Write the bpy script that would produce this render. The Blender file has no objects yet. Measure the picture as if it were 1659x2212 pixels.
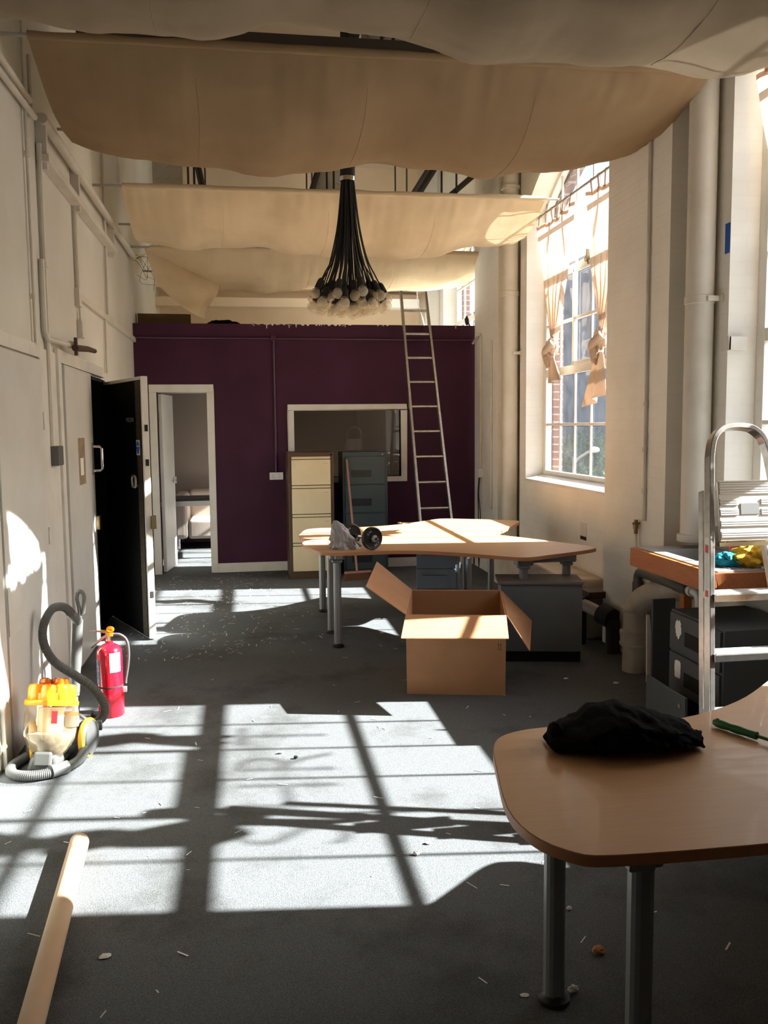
import bpy, bmesh, math, random
from mathutils import Vector, Matrix, noise
from mathutils.geometry import tessellate_polygon
random.seed(7)
SC = bpy.context.scene
COL = SC.collection
R = math.radians
PI = math.pi

# ------------------------------------------------------------------ camera
YAW, PITCH, ROLL, CAM_H = R(8.8), R(5.5575), R(0.554), 1.62
fw = Vector((math.sin(YAW)*math.cos(PITCH), math.cos(YAW)*math.cos(PITCH), -math.sin(PITCH)))
rt = Vector((math.cos(YAW), -math.sin(YAW), 0))
dn = fw.cross(rt)
rt2 = rt*math.cos(ROLL) + dn*math.sin(ROLL)
dn2 = dn*math.cos(ROLL) - rt*math.sin(ROLL)
cd = bpy.data.cameras.new('camera')
cd.sensor_fit = 'HORIZONTAL'; cd.sensor_width = 36.0
cd.lens = 36.0*1900.0/1659.0
cd.clip_end = 300
cam = bpy.data.objects.new('camera', cd); COL.objects.link(cam)
up = -dn2; bk = -fw
cam.matrix_world = Matrix(((rt2.x, up.x, bk.x, 0), (rt2.y, up.y, bk.y, 0), (rt2.z, up.z, bk.z, CAM_H), (0, 0, 0, 1)))
SC.camera = cam

# ------------------------------------------------------------------ light, sky, exposure
SUN_E = 44.0
SKY_E = 0.4
EXPO = 0.0
sd = bpy.data.lights.new('sun', 'SUN'); sd.energy = SUN_E; sd.angle = R(0.6); sd.color = (1.0, 0.965, 0.915)
sun = bpy.data.objects.new('sun', sd); COL.objects.link(sun)
az = R(6.9)
ldir = Vector((-math.cos(az), math.sin(az), -0.658*1.0)).normalized()
sun.rotation_euler = ldir.to_track_quat('-Z', 'Y').to_euler()
W = bpy.data.worlds.new('world'); SC.world = W; W.use_nodes = True
nt = W.node_tree; nt.nodes.clear()
wo = nt.nodes.new('ShaderNodeOutputWorld'); wb = nt.nodes.new('ShaderNodeBackground')
sk = nt.nodes.new('ShaderNodeTexSky'); sk.sky_type = 'NISHITA'; sk.sun_disc = False
sk.sun_elevation = R(33); sk.sun_rotation = R(97); sk.dust_density = 3.0; sk.air_density = 1.0
nt.links.new(sk.outputs[0], wb.inputs[0]); wb.inputs[1].default_value = SKY_E
nt.links.new(wb.outputs[0], wo.inputs[0])
vs = SC.view_settings
SC.display_settings.display_device = 'sRGB'
vs.view_transform = 'Standard'; vs.look = 'None'; vs.gamma = 1.0; vs.use_curve_mapping = False
vs.exposure = EXPO
cy = SC.cycles
cy.use_denoising = True
cy.max_bounces = 10; cy.diffuse_bounces = 7; cy.glossy_bounces = 4; cy.transparent_max_bounces = 24; cy.transmission_bounces = 6
cy.sample_clamp_indirect = 8.0
cy.caustics_reflective = False; cy.caustics_refractive = False

# ------------------------------------------------------------------ materials
def lin(r, g, b):
    f = lambda c: (c/255/12.92) if c/255 <= 0.04045 else ((c/255+0.055)/1.055)**2.4
    return (f(r), f(g), f(b), 1)
MATS = {}
def mat(name, col, rough=0.6, metal=0.0, col2=None, nscale=8.0, nlo=0.4, nhi=0.6, bump=0.0, bscale=60.0, spec=0.5, stretch=None, trans=0.0, coat=0.0):
    m = bpy.data.materials.new(name); m.use_nodes = True
    t = m.node_tree; t.nodes.clear()
    out = t.nodes.new('ShaderNodeOutputMaterial'); p = t.nodes.new('ShaderNodeBsdfPrincipled')
    p.inputs['Roughness'].default_value = rough; p.inputs['Metallic'].default_value = metal
    p.inputs['Specular IOR Level'].default_value = spec
    p.inputs['Coat Weight'].default_value = coat
    p.inputs['Base Color'].default_value = col
    tc = t.nodes.new('ShaderNodeTexCoord'); vec = tc.outputs['Object']
    if stretch:
        mp = t.nodes.new('ShaderNodeMapping'); mp.inputs['Scale'].default_value = stretch
        t.links.new(vec, mp.inputs['Vector']); vec = mp.outputs['Vector']
    csock = None
    if col2:
        n = t.nodes.new('ShaderNodeTexNoise'); n.inputs['Scale'].default_value = nscale; n.inputs['Detail'].default_value = 5
        t.links.new(vec, n.inputs['Vector'])
        cr = t.nodes.new('ShaderNodeValToRGB')
        cr.color_ramp.elements[0].position = nlo; cr.color_ramp.elements[0].color = col
        cr.color_ramp.elements[1].position = nhi; cr.color_ramp.elements[1].color = col2
        t.links.new(n.outputs['Fac'], cr.inputs['Fac']); csock = cr.outputs['Color']
        t.links.new(csock, p.inputs['Base Color'])
    if bump:
        n2 = t.nodes.new('ShaderNodeTexNoise'); n2.inputs['Scale'].default_value = bscale; n2.inputs['Detail'].default_value = 4
        t.links.new(vec, n2.inputs['Vector'])
        b = t.nodes.new('ShaderNodeBump'); b.inputs['Strength'].default_value = bump; b.inputs['Distance'].default_value = 0.01
        t.links.new(n2.outputs['Fac'], b.inputs['Height']); t.links.new(b.outputs['Normal'], p.inputs['Normal'])
    sh = p.outputs[0]
    if trans:
        tr = t.nodes.new('ShaderNodeBsdfTranslucent'); mx = t.nodes.new('ShaderNodeMixShader')
        tr.inputs['Color'].default_value = col
        if csock: t.links.new(csock, tr.inputs['Color'])
        mx.inputs[0].default_value = trans
        t.links.new(sh, mx.inputs[1]); t.links.new(tr.outputs[0], mx.inputs[2]); sh = mx.outputs[0]
    t.links.new(sh, out.inputs[0])
    MATS[name] = m
    return m
def glassy(name, tint=(1, 1, 1, 1), dirt=0.05, dirtcol=(0.8, 0.8, 0.8, 1), rough=0.02, refl=1.0, trl=True):
    """thin sheet of glass: see-through, reflecting by angle, with a film of dust"""
    m = bpy.data.materials.new(name); m.use_nodes = True
    t = m.node_tree; t.nodes.clear()
    out = t.nodes.new('ShaderNodeOutputMaterial')
    tp = t.nodes.new('ShaderNodeBsdfTransparent'); tp.inputs[0].default_value = tint
    gl = t.nodes.new('ShaderNodeBsdfGlossy'); gl.inputs['Roughness'].default_value = rough
    lw = t.nodes.new('ShaderNodeLayerWeight'); lw.inputs['Blend'].default_value = 0.5
    pw = t.nodes.new('ShaderNodeMath'); pw.operation = 'POWER'; pw.inputs[1].default_value = 5.0
    t.links.new(lw.outputs['Facing'], pw.inputs[0])
    fr = t.nodes.new('ShaderNodeMath'); fr.operation = 'MULTIPLY_ADD'; fr.inputs[1].default_value = 0.95*refl; fr.inputs[2].default_value = 0.04*refl
    t.links.new(pw.outputs[0], fr.inputs[0])
    mx = t.nodes.new('ShaderNodeMixShader')
    t.links.new(fr.outputs[0], mx.inputs[0]); t.links.new(tp.outputs[0], mx.inputs[1]); t.links.new(gl.outputs[0], mx.inputs[2])
    sh = mx.outputs[0]
    if dirt:
        df = t.nodes.new('ShaderNodeBsdfTranslucent' if trl else 'ShaderNodeBsdfDiffuse'); df.inputs[0].default_value = dirtcol
        m2 = t.nodes.new('ShaderNodeMixShader')
        tc = t.nodes.new('ShaderNodeTexCoord'); n = t.nodes.new('ShaderNodeTexNoise'); n.inputs['Scale'].default_value = 6
        t.links.new(tc.outputs['Object'], n.inputs['Vector'])
        mm = t.nodes.new('ShaderNodeMath'); mm.operation = 'MULTIPLY'; mm.inputs[1].default_value = dirt*2
        t.links.new(n.outputs['Fac'], mm.inputs[0]); t.links.new(mm.outputs[0], m2.inputs[0])
        t.links.new(sh, m2.inputs[1]); t.links.new(df.outputs[0], m2.inputs[2]); sh = m2.outputs[0]
    t.links.new(sh, out.inputs[0]); MATS[name] = m
    return m
def brick(name, c1, c2, mortar, bump=0.3, rough=0.8, axes='YZ', sw=0.225, shh=0.075, bdist=0.004, ms=0.01):
    m = bpy.data.materials.new(name); m.use_nodes = True
    t = m.node_tree; t.nodes.clear()
    out = t.nodes.new('ShaderNodeOutputMaterial'); p = t.nodes.new('ShaderNodeBsdfPrincipled'); p.inputs['Roughness'].default_value = rough
    p.inputs['Specular IOR Level'].default_value = 0.3
    tc = t.nodes.new('ShaderNodeTexCoord'); sp = t.nodes.new('ShaderNodeSeparateXYZ'); cb = t.nodes.new('ShaderNodeCombineXYZ')
    t.links.new(tc.outputs['Object'], sp.inputs[0])
    ad = t.nodes.new('ShaderNodeMath'); ad.operation = 'ADD'
    t.links.new(sp.outputs['X'], ad.inputs[0]); t.links.new(sp.outputs['Y'], ad.inputs[1])
    t.links.new(ad.outputs[0], cb.inputs[0]); t.links.new(sp.outputs['Z'], cb.inputs[1])
    b = t.nodes.new('ShaderNodeTexBrick'); b.inputs['Scale'].default_value = 1.0
    b.inputs['Brick Width'].default_value = sw; b.inputs['Row Height'].default_value = shh; b.inputs['Mortar Size'].default_value = ms
    b.inputs['Mortar Smooth'].default_value = 0.6
    b.inputs['Color1'].default_value = c1; b.inputs['Color2'].default_value = c2; b.inputs['Mortar'].default_value = mortar
    t.links.new(cb.outputs[0], b.inputs['Vector'])
    n = t.nodes.new('ShaderNodeTexNoise'); n.inputs['Scale'].default_value = 2.2; n.inputs['Detail'].default_value = 6
    t.links.new(tc.outputs['Object'], n.inputs['Vector'])
    mixc = t.nodes.new('ShaderNodeMix'); mixc.data_type = 'RGBA'; mixc.blend_type = 'MULTIPLY'; mixc.inputs[0].default_value = 0.35
    t.links.new(b.outputs['Color'], mixc.inputs[6]); t.links.new(n.outputs['Color'], mixc.inputs[7])
    hs = t.nodes.new('ShaderNodeValToRGB'); hs.color_ramp.elements[0].position = 0.3; hs.color_ramp.elements[0].color = (0.72, 0.7, 0.66, 1)
    hs.color_ramp.elements[1].position = 0.6; hs.color_ramp.elements[1].color = (1, 1, 1, 1)
    t.links.new(n.outputs['Fac'], hs.inputs[0]); t.links.new(hs.outputs[0], mixc.inputs[7])
    t.links.new(mixc.outputs[2], p.inputs['Base Color'])
    bp = t.nodes.new('ShaderNodeBump'); bp.inputs['Strength'].default_value = bump; bp.inputs['Distance'].default_value = bdist
    iv = t.nodes.new('ShaderNodeMath'); iv.operation = 'SUBTRACT'; iv.inputs[0].default_value = 1.0
    t.links.new(b.outputs['Fac'], iv.inputs[1])
    n3 = t.nodes.new('ShaderNodeTexNoise'); n3.inputs['Scale'].default_value = 35
    t.links.new(tc.outputs['Object'], n3.inputs['Vector'])
    a2 = t.nodes.new('ShaderNodeMath'); a2.operation = 'ADD'; t.links.new(iv.outputs[0], a2.inputs[0]); t.links.new(n3.outputs['Fac'], a2.inputs[1])
    t.links.new(a2.outputs[0], bp.inputs['Height']); t.links.new(bp.outputs[0], p.inputs['Normal'])
    t.links.new(p.outputs[0], out.inputs[0]); MATS[name] = m
    return m

def carpet_mat():
    m = bpy.data.materials.new('carpet'); m.use_nodes = True
    t = m.node_tree; t.nodes.clear()
    out = t.nodes.new('ShaderNodeOutputMaterial'); p = t.nodes.new('ShaderNodeBsdfPrincipled'); p.inputs['Roughness'].default_value = 0.95
    p.inputs['Specular IOR Level'].default_value = 0.1
    tc = t.nodes.new('ShaderNodeTexCoord')
    n = t.nodes.new('ShaderNodeTexNoise'); n.inputs['Scale'].default_value = 260; n.inputs['Detail'].default_value = 2
    t.links.new(tc.outputs['Object'], n.inputs['Vector'])
    cr = t.nodes.new('ShaderNodeValToRGB')
    cr.color_ramp.elements[0].position = 0.3; cr.color_ramp.elements[0].color = (0.068, 0.077, 0.084, 1)
    cr.color_ramp.elements[1].position = 0.72; cr.color_ramp.elements[1].color = (0.178, 0.19, 0.196, 1)
    t.links.new(n.outputs['Fac'], cr.inputs[0])
    n2 = t.nodes.new('ShaderNodeTexNoise'); n2.inputs['Scale'].default_value = 1.7; n2.inputs['Detail'].default_value = 7; n2.inputs['Roughness'].default_value = 0.65
    t.links.new(tc.outputs['Object'], n2.inputs['Vector'])
    c2 = t.nodes.new('ShaderNodeValToRGB')
    c2.color_ramp.elements[0].position = 0.33; c2.color_ramp.elements[0].color = (0.62, 0.6, 0.58, 1)
    c2.color_ramp.elements[1].position = 0.5; c2.color_ramp.elements[1].color = (1, 1, 1, 1)
    t.links.new(n2.outputs['Fac'], c2.inputs[0])
    mx = t.nodes.new('ShaderNodeMix'); mx.data_type = 'RGBA'; mx.blend_type = 'MULTIPLY'; mx.inputs[0].default_value = 1
    t.links.new(cr.outputs[0], mx.inputs[6]); t.links.new(c2.outputs[0], mx.inputs[7])
    t.links.new(mx.outputs[2], p.inputs['Base Color'])
    b = t.nodes.new('ShaderNodeBump'); b.inputs['Strength'].default_value = 0.5; b.inputs['Distance'].default_value = 0.004
    t.links.new(n.outputs['Fac'], b.inputs['Height']); t.links.new(b.outputs[0], p.inputs['Normal'])
    t.links.new(p.outputs[0], out.inputs[0]); MATS['carpet'] = m
    return m

carpet_mat()
mat('plaster', (0.66, 0.65, 0.60, 1), 0.75, col2=(0.59, 0.575, 0.52, 1), nscale=1.3, nlo=0.35, nhi=0.65, bump=0.25, bscale=12)
brick('white_brick', (0.84, 0.825, 0.775, 1), (0.83, 0.812, 0.758, 1), (0.825, 0.806, 0.753, 1), bump=0.13)
brick('red_brick', (0.13, 0.048, 0.033, 1), (0.10, 0.036, 0.024, 1), (0.23, 0.19, 0.165, 1), bump=0.6)
mat('purple', (0.055, 0.012, 0.036, 1), 0.7, col2=(0.044, 0.009, 0.027, 1), nscale=2, bump=0.12, bscale=20, spec=0.3)
mat('purple_gloss', (0.06, 0.014, 0.04, 1), 0.4)
mat('white_paint', (0.72, 0.70, 0.65, 1), 0.45, col2=(0.64, 0.62, 0.56, 1), nscale=5, nlo=0.45, nhi=0.7)
mat('door_paint', (0.66, 0.655, 0.62, 1), 0.4, col2=(0.6, 0.59, 0.55, 1), nscale=3, nlo=0.45, nhi=0.7)
mat('pipe_paint', (0.66, 0.63, 0.56, 1), 0.45, col2=(0.56, 0.52, 0.44, 1), nscale=4, nlo=0.45, nhi=0.75)
mat('soil_paint', (0.42, 0.37, 0.30, 1), 0.5, col2=(0.32, 0.27, 0.21, 1), nscale=6, nlo=0.4, nhi=0.7, bump=0.2, bscale=30)
mat('gap_shade', (0.035, 0.028, 0.022, 1), 0.9)  # stands in for the deep shade of the wall slots
mat('black_paint', (0.004, 0.004, 0.004, 1), 0.8, spec=0.08)
mat('black_and_shade', (0.012, 0.011, 0.01, 1), 0.9)  # flat black for dark parts and for shade in the door opening
mat('worn_edge', (0.05, 0.038, 0.022, 1), 0.8, col2=(0.02, 0.017, 0.012, 1), nscale=40, nlo=0.4, nhi=0.6)
mat('muslin', (0.33, 0.235, 0.14, 1), 0.9, col2=(0.295, 0.205, 0.12, 1), nscale=3, nlo=0.35, nhi=0.65, bump=0.15, bscale=220, trans=0.12, spec=0.1)  # same muslin as the other sheets, its shade put into a darker tone
mat('muslin_lit', (0.70, 0.575, 0.39, 1), 0.9, col2=(0.64, 0.52, 0.345, 1), nscale=3, bump=0.15, bscale=220, trans=0.12, spec=0.1)  # brighter copy of the muslin, the light on it put into the colour
mat('muslin_dim', (0.33, 0.265, 0.185, 1), 0.9, col2=(0.29, 0.23, 0.16, 1), nscale=3, bump=0.15, bscale=220, trans=0.05, spec=0.1)  # dimmer copy of the muslin, shade put into the colour
mat('curtain_cloth', (0.66, 0.535, 0.43, 1), 0.9, bump=0.1, bscale=200, trans=0.28, spec=0.1)
mat('curtain_hem', (0.56, 0.41, 0.31, 1), 0.9, trans=0.25, spec=0.1)
mat('galv', (0.42, 0.41, 0.39, 1), 0.45, 0.8)
mat('steel_dark', (0.045, 0.04, 0.036, 1), 0.6, 0.2)
mat('truss_paint', (0.085, 0.075, 0.065, 1), 0.6)
mat('aluminium', (0.50, 0.485, 0.46, 1), 0.3, 0.95, col2=(0.40, 0.385, 0.365, 1), nscale=30, nlo=0.4, nhi=0.7)
mat('alu_plate', (0.80, 0.79, 0.77, 1), 0.42, 0.7)
mat('chrome', (0.8, 0.8, 0.8, 1), 0.12, 1.0)
mat('stainless', (0.50, 0.505, 0.51, 1), 0.38, 0.55)
mat('beech', (0.62, 0.37, 0.19, 1), 0.40, col2=(0.585, 0.342, 0.172, 1), nscale=5, nlo=0.35, nhi=0.65, stretch=(1.5, 18, 18), coat=0.08)
mat('beech_edge', (0.42, 0.19, 0.085, 1), 0.45)
mat('desk_grey', (0.26, 0.27, 0.275, 1), 0.4, 0.35)
mat('black_plastic', (0.012, 0.012, 0.012, 1), 0.45)
mat('rubber', (0.018, 0.018, 0.018, 1), 0.8)
mat('cabinet_grey', (0.22, 0.25, 0.275, 1), 0.5, col2=(0.195, 0.22, 0.24, 1), nscale=3)
mat('cabinet_top', (0.24, 0.22, 0.21, 1), 0.5)
mat('drawer_blue', (0.17, 0.21, 0.27, 1), 0.45)
mat('low_grey', (0.075, 0.085, 0.092, 1), 0.55)
mat('cream', (0.66, 0.56, 0.36, 1), 0.42, col2=(0.62, 0.52, 0.33, 1), nscale=4)
mat('coffee', (0.075, 0.042, 0.022, 1), 0.45)
mat('teal', (0.04, 0.062, 0.068, 1), 0.45)
mat('teal_dark', (0.012, 0.016, 0.018, 1), 0.4)
mat('broom_wood', (0.32, 0.155, 0.095, 1), 0.5)
mat('bristle', (0.14, 0.055, 0.03, 1), 0.9, bump=0.9, bscale=90, stretch=(8, 8, 0.5))
mat('card', (0.46, 0.235, 0.115, 1), 0.8, col2=(0.42, 0.21, 0.10, 1), nscale=4, bump=0.1, bscale=60)
mat('card_in', (0.40, 0.22, 0.11, 1), 0.85)
mat('card_tube', (0.62, 0.44, 0.28, 1), 0.7, col2=(0.57, 0.39, 0.24, 1), nscale=3)
mat('ink', (0.02, 0.018, 0.016, 1), 0.8)
mat('ext_red', (0.62, 0.008, 0.025, 1), 0.18, coat=0.5)
mat('label_white', (0.8, 0.8, 0.78, 1), 0.5)
mat('label_blue', (0.03, 0.07, 0.16, 1), 0.5, col2=(0.2, 0.22, 0.26, 1), nscale=60, nlo=0.5, nhi=0.6)
mat('amber', (0.9, 0.42, 0.02, 1), 0.25, trans=0.35, coat=0.4)
mat('amber_dark', (0.55, 0.15, 0.01, 1), 0.2, trans=0.3, coat=0.5)
mat('vac_yellow', (0.86, 0.50, 0.03, 1), 0.3)
mat('vac_grey', (0.105, 0.11, 0.108, 1), 0.45)
mat('vac_dark', (0.075, 0.08, 0.08, 1), 0.45)
mat('hose_grey', (0.085, 0.09, 0.086, 1), 0.5)
mat('hub_grey', (0.06, 0.063, 0.063, 1), 0.5)
mat('vac_silver', (0.14, 0.145, 0.14, 1), 0.4, 0.2)
mat('dust', (0.30, 0.26, 0.2, 1), 0.95, col2=(0.2, 0.17, 0.13, 1), nscale=30)
mat('red_plastic', (0.6, 0.02, 0.03, 1), 0.35)
mat('orange_spot', (0.6, 0.12, 0.06, 1), 0.5)
mat('grey_bag', (0.42, 0.41, 0.415, 1), 0.2, col2=(0.38, 0.37, 0.375, 1), nscale=14, bump=0.6, bscale=38, trans=0.35, spec=0.8)
mat('iron', (0.014, 0.014, 0.015, 1), 0.35, 0.3)
mat('black_cloth', (0.0055, 0.0055, 0.0055, 1), 0.95, bump=0.5, bscale=120, spec=0.1)
mat('green_plastic', (0.012, 0.16, 0.05, 1), 0.35)
mat('sink_wood', (0.46, 0.15, 0.04, 1), 0.45, col2=(0.38, 0.115, 0.03, 1), nscale=5, nlo=0.35, nhi=0.65, stretch=(14, 1.5, 14))
mat('yellow_cloth', (0.72, 0.44, 0.035, 1), 0.9, bump=0.4, bscale=150, trans=0.1)
mat('blue_cloth', (0.01, 0.30, 0.42, 1), 0.85, bump=0.4, bscale=150)
mat('pale_blue_cloth', (0.5, 0.66, 0.70, 1), 0.85)
mat('pvc_grey', (0.085, 0.085, 0.075, 1), 0.4)
mat('pvc_white', (0.62, 0.63, 0.62, 1), 0.35)
mat('tape_blue', (0.005, 0.09, 0.46, 1), 0.6)
mat('brown_paper', (0.30, 0.22, 0.145, 1), 0.8, col2=(0.22, 0.16, 0.10, 1), nscale=14)
mat('sofa', (0.42, 0.36, 0.31, 1), 0.85, bump=0.1, bscale=30)
mat('office_wall', (0.36, 0.30, 0.25, 1), 0.8)
mat('old_board', (0.13, 0.082, 0.035, 1), 0.8, col2=(0.10, 0.06, 0.026, 1), nscale=4)
mat('scrap_white', (0.75, 0.74, 0.70, 1), 0.8)
mat('leaf_brown', (0.42, 0.2, 0.08, 1), 0.8)
mat('leaf_green', (0.13, 0.27, 0.10, 1), 0.3, col2=(0.05, 0.12, 0.06, 1), nscale=3, trans=0.3)
mat('lamp_grey', (0.45, 0.47, 0.48, 1), 0.5)
mat('far_wall', (0.11, 0.145, 0.185, 1), 0.8, col2=(0.15, 0.185, 0.22, 1), nscale=0.6)
mat('far_panel', (0.20, 0.245, 0.29, 1), 0.7)
mat('lit_loft_wall', (0.80, 0.66, 0.49, 1), 0.8, col2=(0.76, 0.62, 0.45, 1), nscale=2)  # loft wall colour brightened and warmed for the window light there
mat('ground', (0.22, 0.22, 0.21, 1), 0.9)
mat('ceiling', (0.50, 0.44, 0.36, 1), 0.85)
mat('concrete', (0.40, 0.36, 0.30, 1), 0.9, col2=(0.28, 0.25, 0.2, 1), nscale=5, bump=0.5, bscale=20)
mat('ledge', (0.62, 0.58, 0.52, 1), 0.7, col2=(0.48, 0.40, 0.31, 1), nscale=2.5, nlo=0.4, nhi=0.65, bump=0.2)
mat('dark_wood', (0.06, 0.028, 0.018, 1), 0.6)
mat('brass', (0.25, 0.19, 0.1, 1), 0.4, 0.8)
mat('oak_seat', (0.04, 0.04, 0.045, 1), 0.5)
glassy('pane', (0.93, 0.96, 0.97, 1), dirt=0.017, refl=0.6)
glassy('office_glass', (0.22, 0.19, 0.16, 1), dirt=0.0, refl=2.0)
glassy('bulb_glass', (0.93, 0.89, 0.80, 1), dirt=0.27, dirtcol=(0.92, 0.84, 0.69, 1), rough=0.10, trl=False)
glassy('bin_plastic', (0.88, 0.86, 0.80, 1), dirt=0.22, dirtcol=(0.85, 0.8, 0.7, 1), rough=0.1)
glassy('letter_film', (0.72, 0.72, 0.72, 1), dirt=0.0, refl=0.2)

# ------------------------------------------------------------------ mesh builder
OFF = {}
class MB:
    def __init__(s, M=None):
        s.v = []; s.f = []; s.M = M or Matrix.Identity(4)
    def add(s, vs_, fs, M=None):
        k = len(s.v); T = s.M @ M if M is not None else s.M
        s.v += [T @ Vector(p) for p in vs_]
        s.f += [tuple(i+k for i in f) for f in fs]
        return s
    def box(s, x0, x1, y0, y1, z0, z1, M=None):
        p = [(x0, y0, z0), (x1, y0, z0), (x1, y1, z0), (x0, y1, z0), (x0, y0, z1), (x1, y0, z1), (x1, y1, z1), (x0, y1, z1)]
        return s.add(p, [(3, 2, 1, 0), (4, 5, 6, 7), (0, 1, 5, 4), (1, 2, 6, 5), (2, 3, 7, 6), (3, 0, 4, 7)], M)
    def hexa(s, b, t):
        """b, t: four bottom and four top corners, counter-clockwise from above"""
        return s.add(list(b)+list(t), [(3, 2, 1, 0), (4, 5, 6, 7), (0, 1, 5, 4), (1, 2, 6, 5), (2, 3, 7, 6), (3, 0, 4, 7)])
    def prism(s, outline, a0, a1, axis='Z', M=None):
        n = len(outline)
        def pt(p, a):
            return (p[0], p[1], a) if axis == 'Z' else ((a, p[0], p[1]) if axis == 'X' else (p[0], a, p[1]))
        v = [pt(p, a0) for p in outline]+[pt(p, a1) for p in outline]
        f = [tuple(reversed(range(n))), tuple(range(n, 2*n))]+[(i, (i+1) % n, n+(i+1) % n, n+i) for i in range(n)]
        return s.add(v, f, M)
    def slab(s, outline, z0, z1):
        """flat slab with a concave outline, caps cut into triangles"""
        n = len(outline)
        tri = tessellate_polygon([[Vector((p[0], p[1], 0)) for p in outline]])
        v = [(p[0], p[1], z0) for p in outline]+[(p[0], p[1], z1) for p in outline]
        f = [tuple(reversed(t)) for t in tri]+[tuple(i+n for i in t) for t in tri]+[(i, (i+1) % n, n+(i+1) % n, n+i) for i in range(n)]
        return s.add(v, f)
    def tube(s, pts, r, seg=10, caps=True, closed=False):
        pts = [Vector(p) for p in pts]; n = len(pts)
        rs = r if isinstance(r, (list, tuple)) else [r]*n
        tang = []
        for i in range(n):
            if closed: a, b = pts[(i-1) % n], pts[(i+1) % n]
            else: a, b = pts[max(i-1, 0)], pts[min(i+1, n-1)]
            d = b-a
            tang.append(d.normalized() if d.length > 1e-9 else Vector((0, 0, 1)))
        t0 = tang[0]; ref = Vector((0, 0, 1)) if abs(t0.z) < 0.9 else Vector((1, 0, 0))
        nrm = (ref - t0*ref.dot(t0)).normalized()
        v = []
        for i in range(n):
            t = tang[i]; nrm = (nrm - t*nrm.dot(t))
            nrm = nrm.normalized() if nrm.length > 1e-6 else t.orthogonal().normalized()
            bn = t.cross(nrm)
            for k in range(seg):
                a = 2*PI*k/seg
                v.append(pts[i]+(nrm*math.cos(a)+bn*math.sin(a))*rs[i])
        f = []
        m = n if closed else n-1
        for i in range(m):
            j = (i+1) % n
            for k in range(seg):
                f.append((i*seg+k, i*seg+(k+1) % seg, j*seg+(k+1) % seg, j*seg+k))
        if caps and not closed:
            f.append(tuple(reversed(range(seg)))); f.append(tuple(range((n-1)*seg, n*seg)))
        return s.add(v, f)
    def cyl(s, p0, p1, r, seg=16, r1=None):
        return s.tube([p0, p1], [r, r if r1 is None else r1], seg)
    def lathe(s, prof, seg=24, M=None):
        """prof: (radius, z) from bottom to top; closes at the ends"""
        v = []; f = []; n = len(prof)
        for r, z in prof:
            for k in range(seg):
                a = 2*PI*k/seg; v.append((max(r, 1e-5)*math.cos(a), max(r, 1e-5)*math.sin(a), z))
        for i in range(n-1):
            for k in range(seg):
                f.append((i*seg+k, i*seg+(k+1) % seg, (i+1)*seg+(k+1) % seg, (i+1)*seg+k))
        f.append(tuple(reversed(range(seg)))); f.append(tuple(range((n-1)*seg, n*seg)))
        return s.add(v, f, M)
    def grid(s, fn, nu, nv, M=None, wrap=False):
        v = [fn(i/nu, j/nv) for j in range(nv+1) for i in range(nu+1)]
        f = [(j*(nu+1)+i, j*(nu+1)+i+1, (j+1)*(nu+1)+i+1, (j+1)*(nu+1)+i) for j in range(nv) for i in range(nu)]
        return s.add(v, f, M)
    def blob(s, c, rx, ry, rz, amp=0.0, freq=3.0, nu=28, nv=16, seed=0.0, flat=None):
        v = []; f = []
        for j in range(nv+1):
            th = PI*j/nv
            for i in range(nu):
                ph = 2*PI*i/nu
                d = Vector((math.sin(th)*math.cos(ph), math.sin(th)*math.sin(ph), math.cos(th)))
                k = 1+amp*noise.noise(d*freq+Vector((seed, seed*1.7, 0)))
                p = Vector((d.x*rx*k, d.y*ry*k, d.z*rz*k))
                if flat is not None and p.z < flat: p.z = flat
                v.append((c[0]+p.x, c[1]+p.y, c[2]+p.z))
        for j in range(nv):
            for i in range(nu):
                f.append((j*nu+i, (j+1)*nu+i, (j+1)*nu+(i+1) % nu, j*nu+(i+1) % nu))
        return s.add(v, f)
    def build(s, name, m, parent=None, smooth=False, bevel=0.0, kind=None, label=None, solid=0.0, bseg=2):
        off = OFF.get(parent.name, Vector()) if parent else Vector()
        loc = Vector()
        if parent is None and s.v:
            xs = [p.x for p in s.v]; ys = [p.y for p in s.v]; zs = [p.z for p in s.v]
            loc = Vector(((min(xs)+max(xs))/2, (min(ys)+max(ys))/2, min(zs)))
        me = bpy.data.meshes.new(name)
        me.from_pydata([p-off-loc for p in s.v], [], s.f); me.update()
        bm = bmesh.new(); bm.from_mesh(me)
        bmesh.ops.remove_doubles(bm, verts=bm.verts, dist=1e-6)
        bmesh.ops.recalc_face_normals(bm, faces=bm.faces)
        bm.to_mesh(me); bm.free()
        if smooth:
            for p in me.polygons: p.use_smooth = True
            me.set_sharp_from_angle(angle=R(40))
        me.materials.append(MATS[m] if isinstance(m, str) else m)
        o = bpy.data.objects.new(name, me); COL.objects.link(o)
        o.location = loc
        if parent: o.parent = parent
        OFF[o.name] = off+loc
        if kind: o['kind'] = kind
        if label: o['label'] = label
        if solid:
            md = o.modifiers.new('solid', 'SOLIDIFY'); md.thickness = solid; md.offset = 0
        if bevel:
            md = o.modifiers.new('bevel', 'BEVEL'); md.width = bevel; md.segments = bseg; md.limit_method = 'ANGLE'; md.angle_limit = R(35)
        return o
def thing(name, label, cat, loc, group=None, kind=None):
    o = bpy.data.objects.new(name, None); COL.objects.link(o); o.location = loc
    o.empty_display_size = 0.1
    if label: o['label'] = label
    if cat: o['category'] = cat
    if group: o['group'] = group
    if kind: o['kind'] = kind
    OFF[o.name] = Vector(loc)
    return o
def tag(o, label, cat, group=None, kind=None):
    o['label'] = label; o['category'] = cat
    if group: o['group'] = group
    if kind: o['kind'] = kind
    return o
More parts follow.
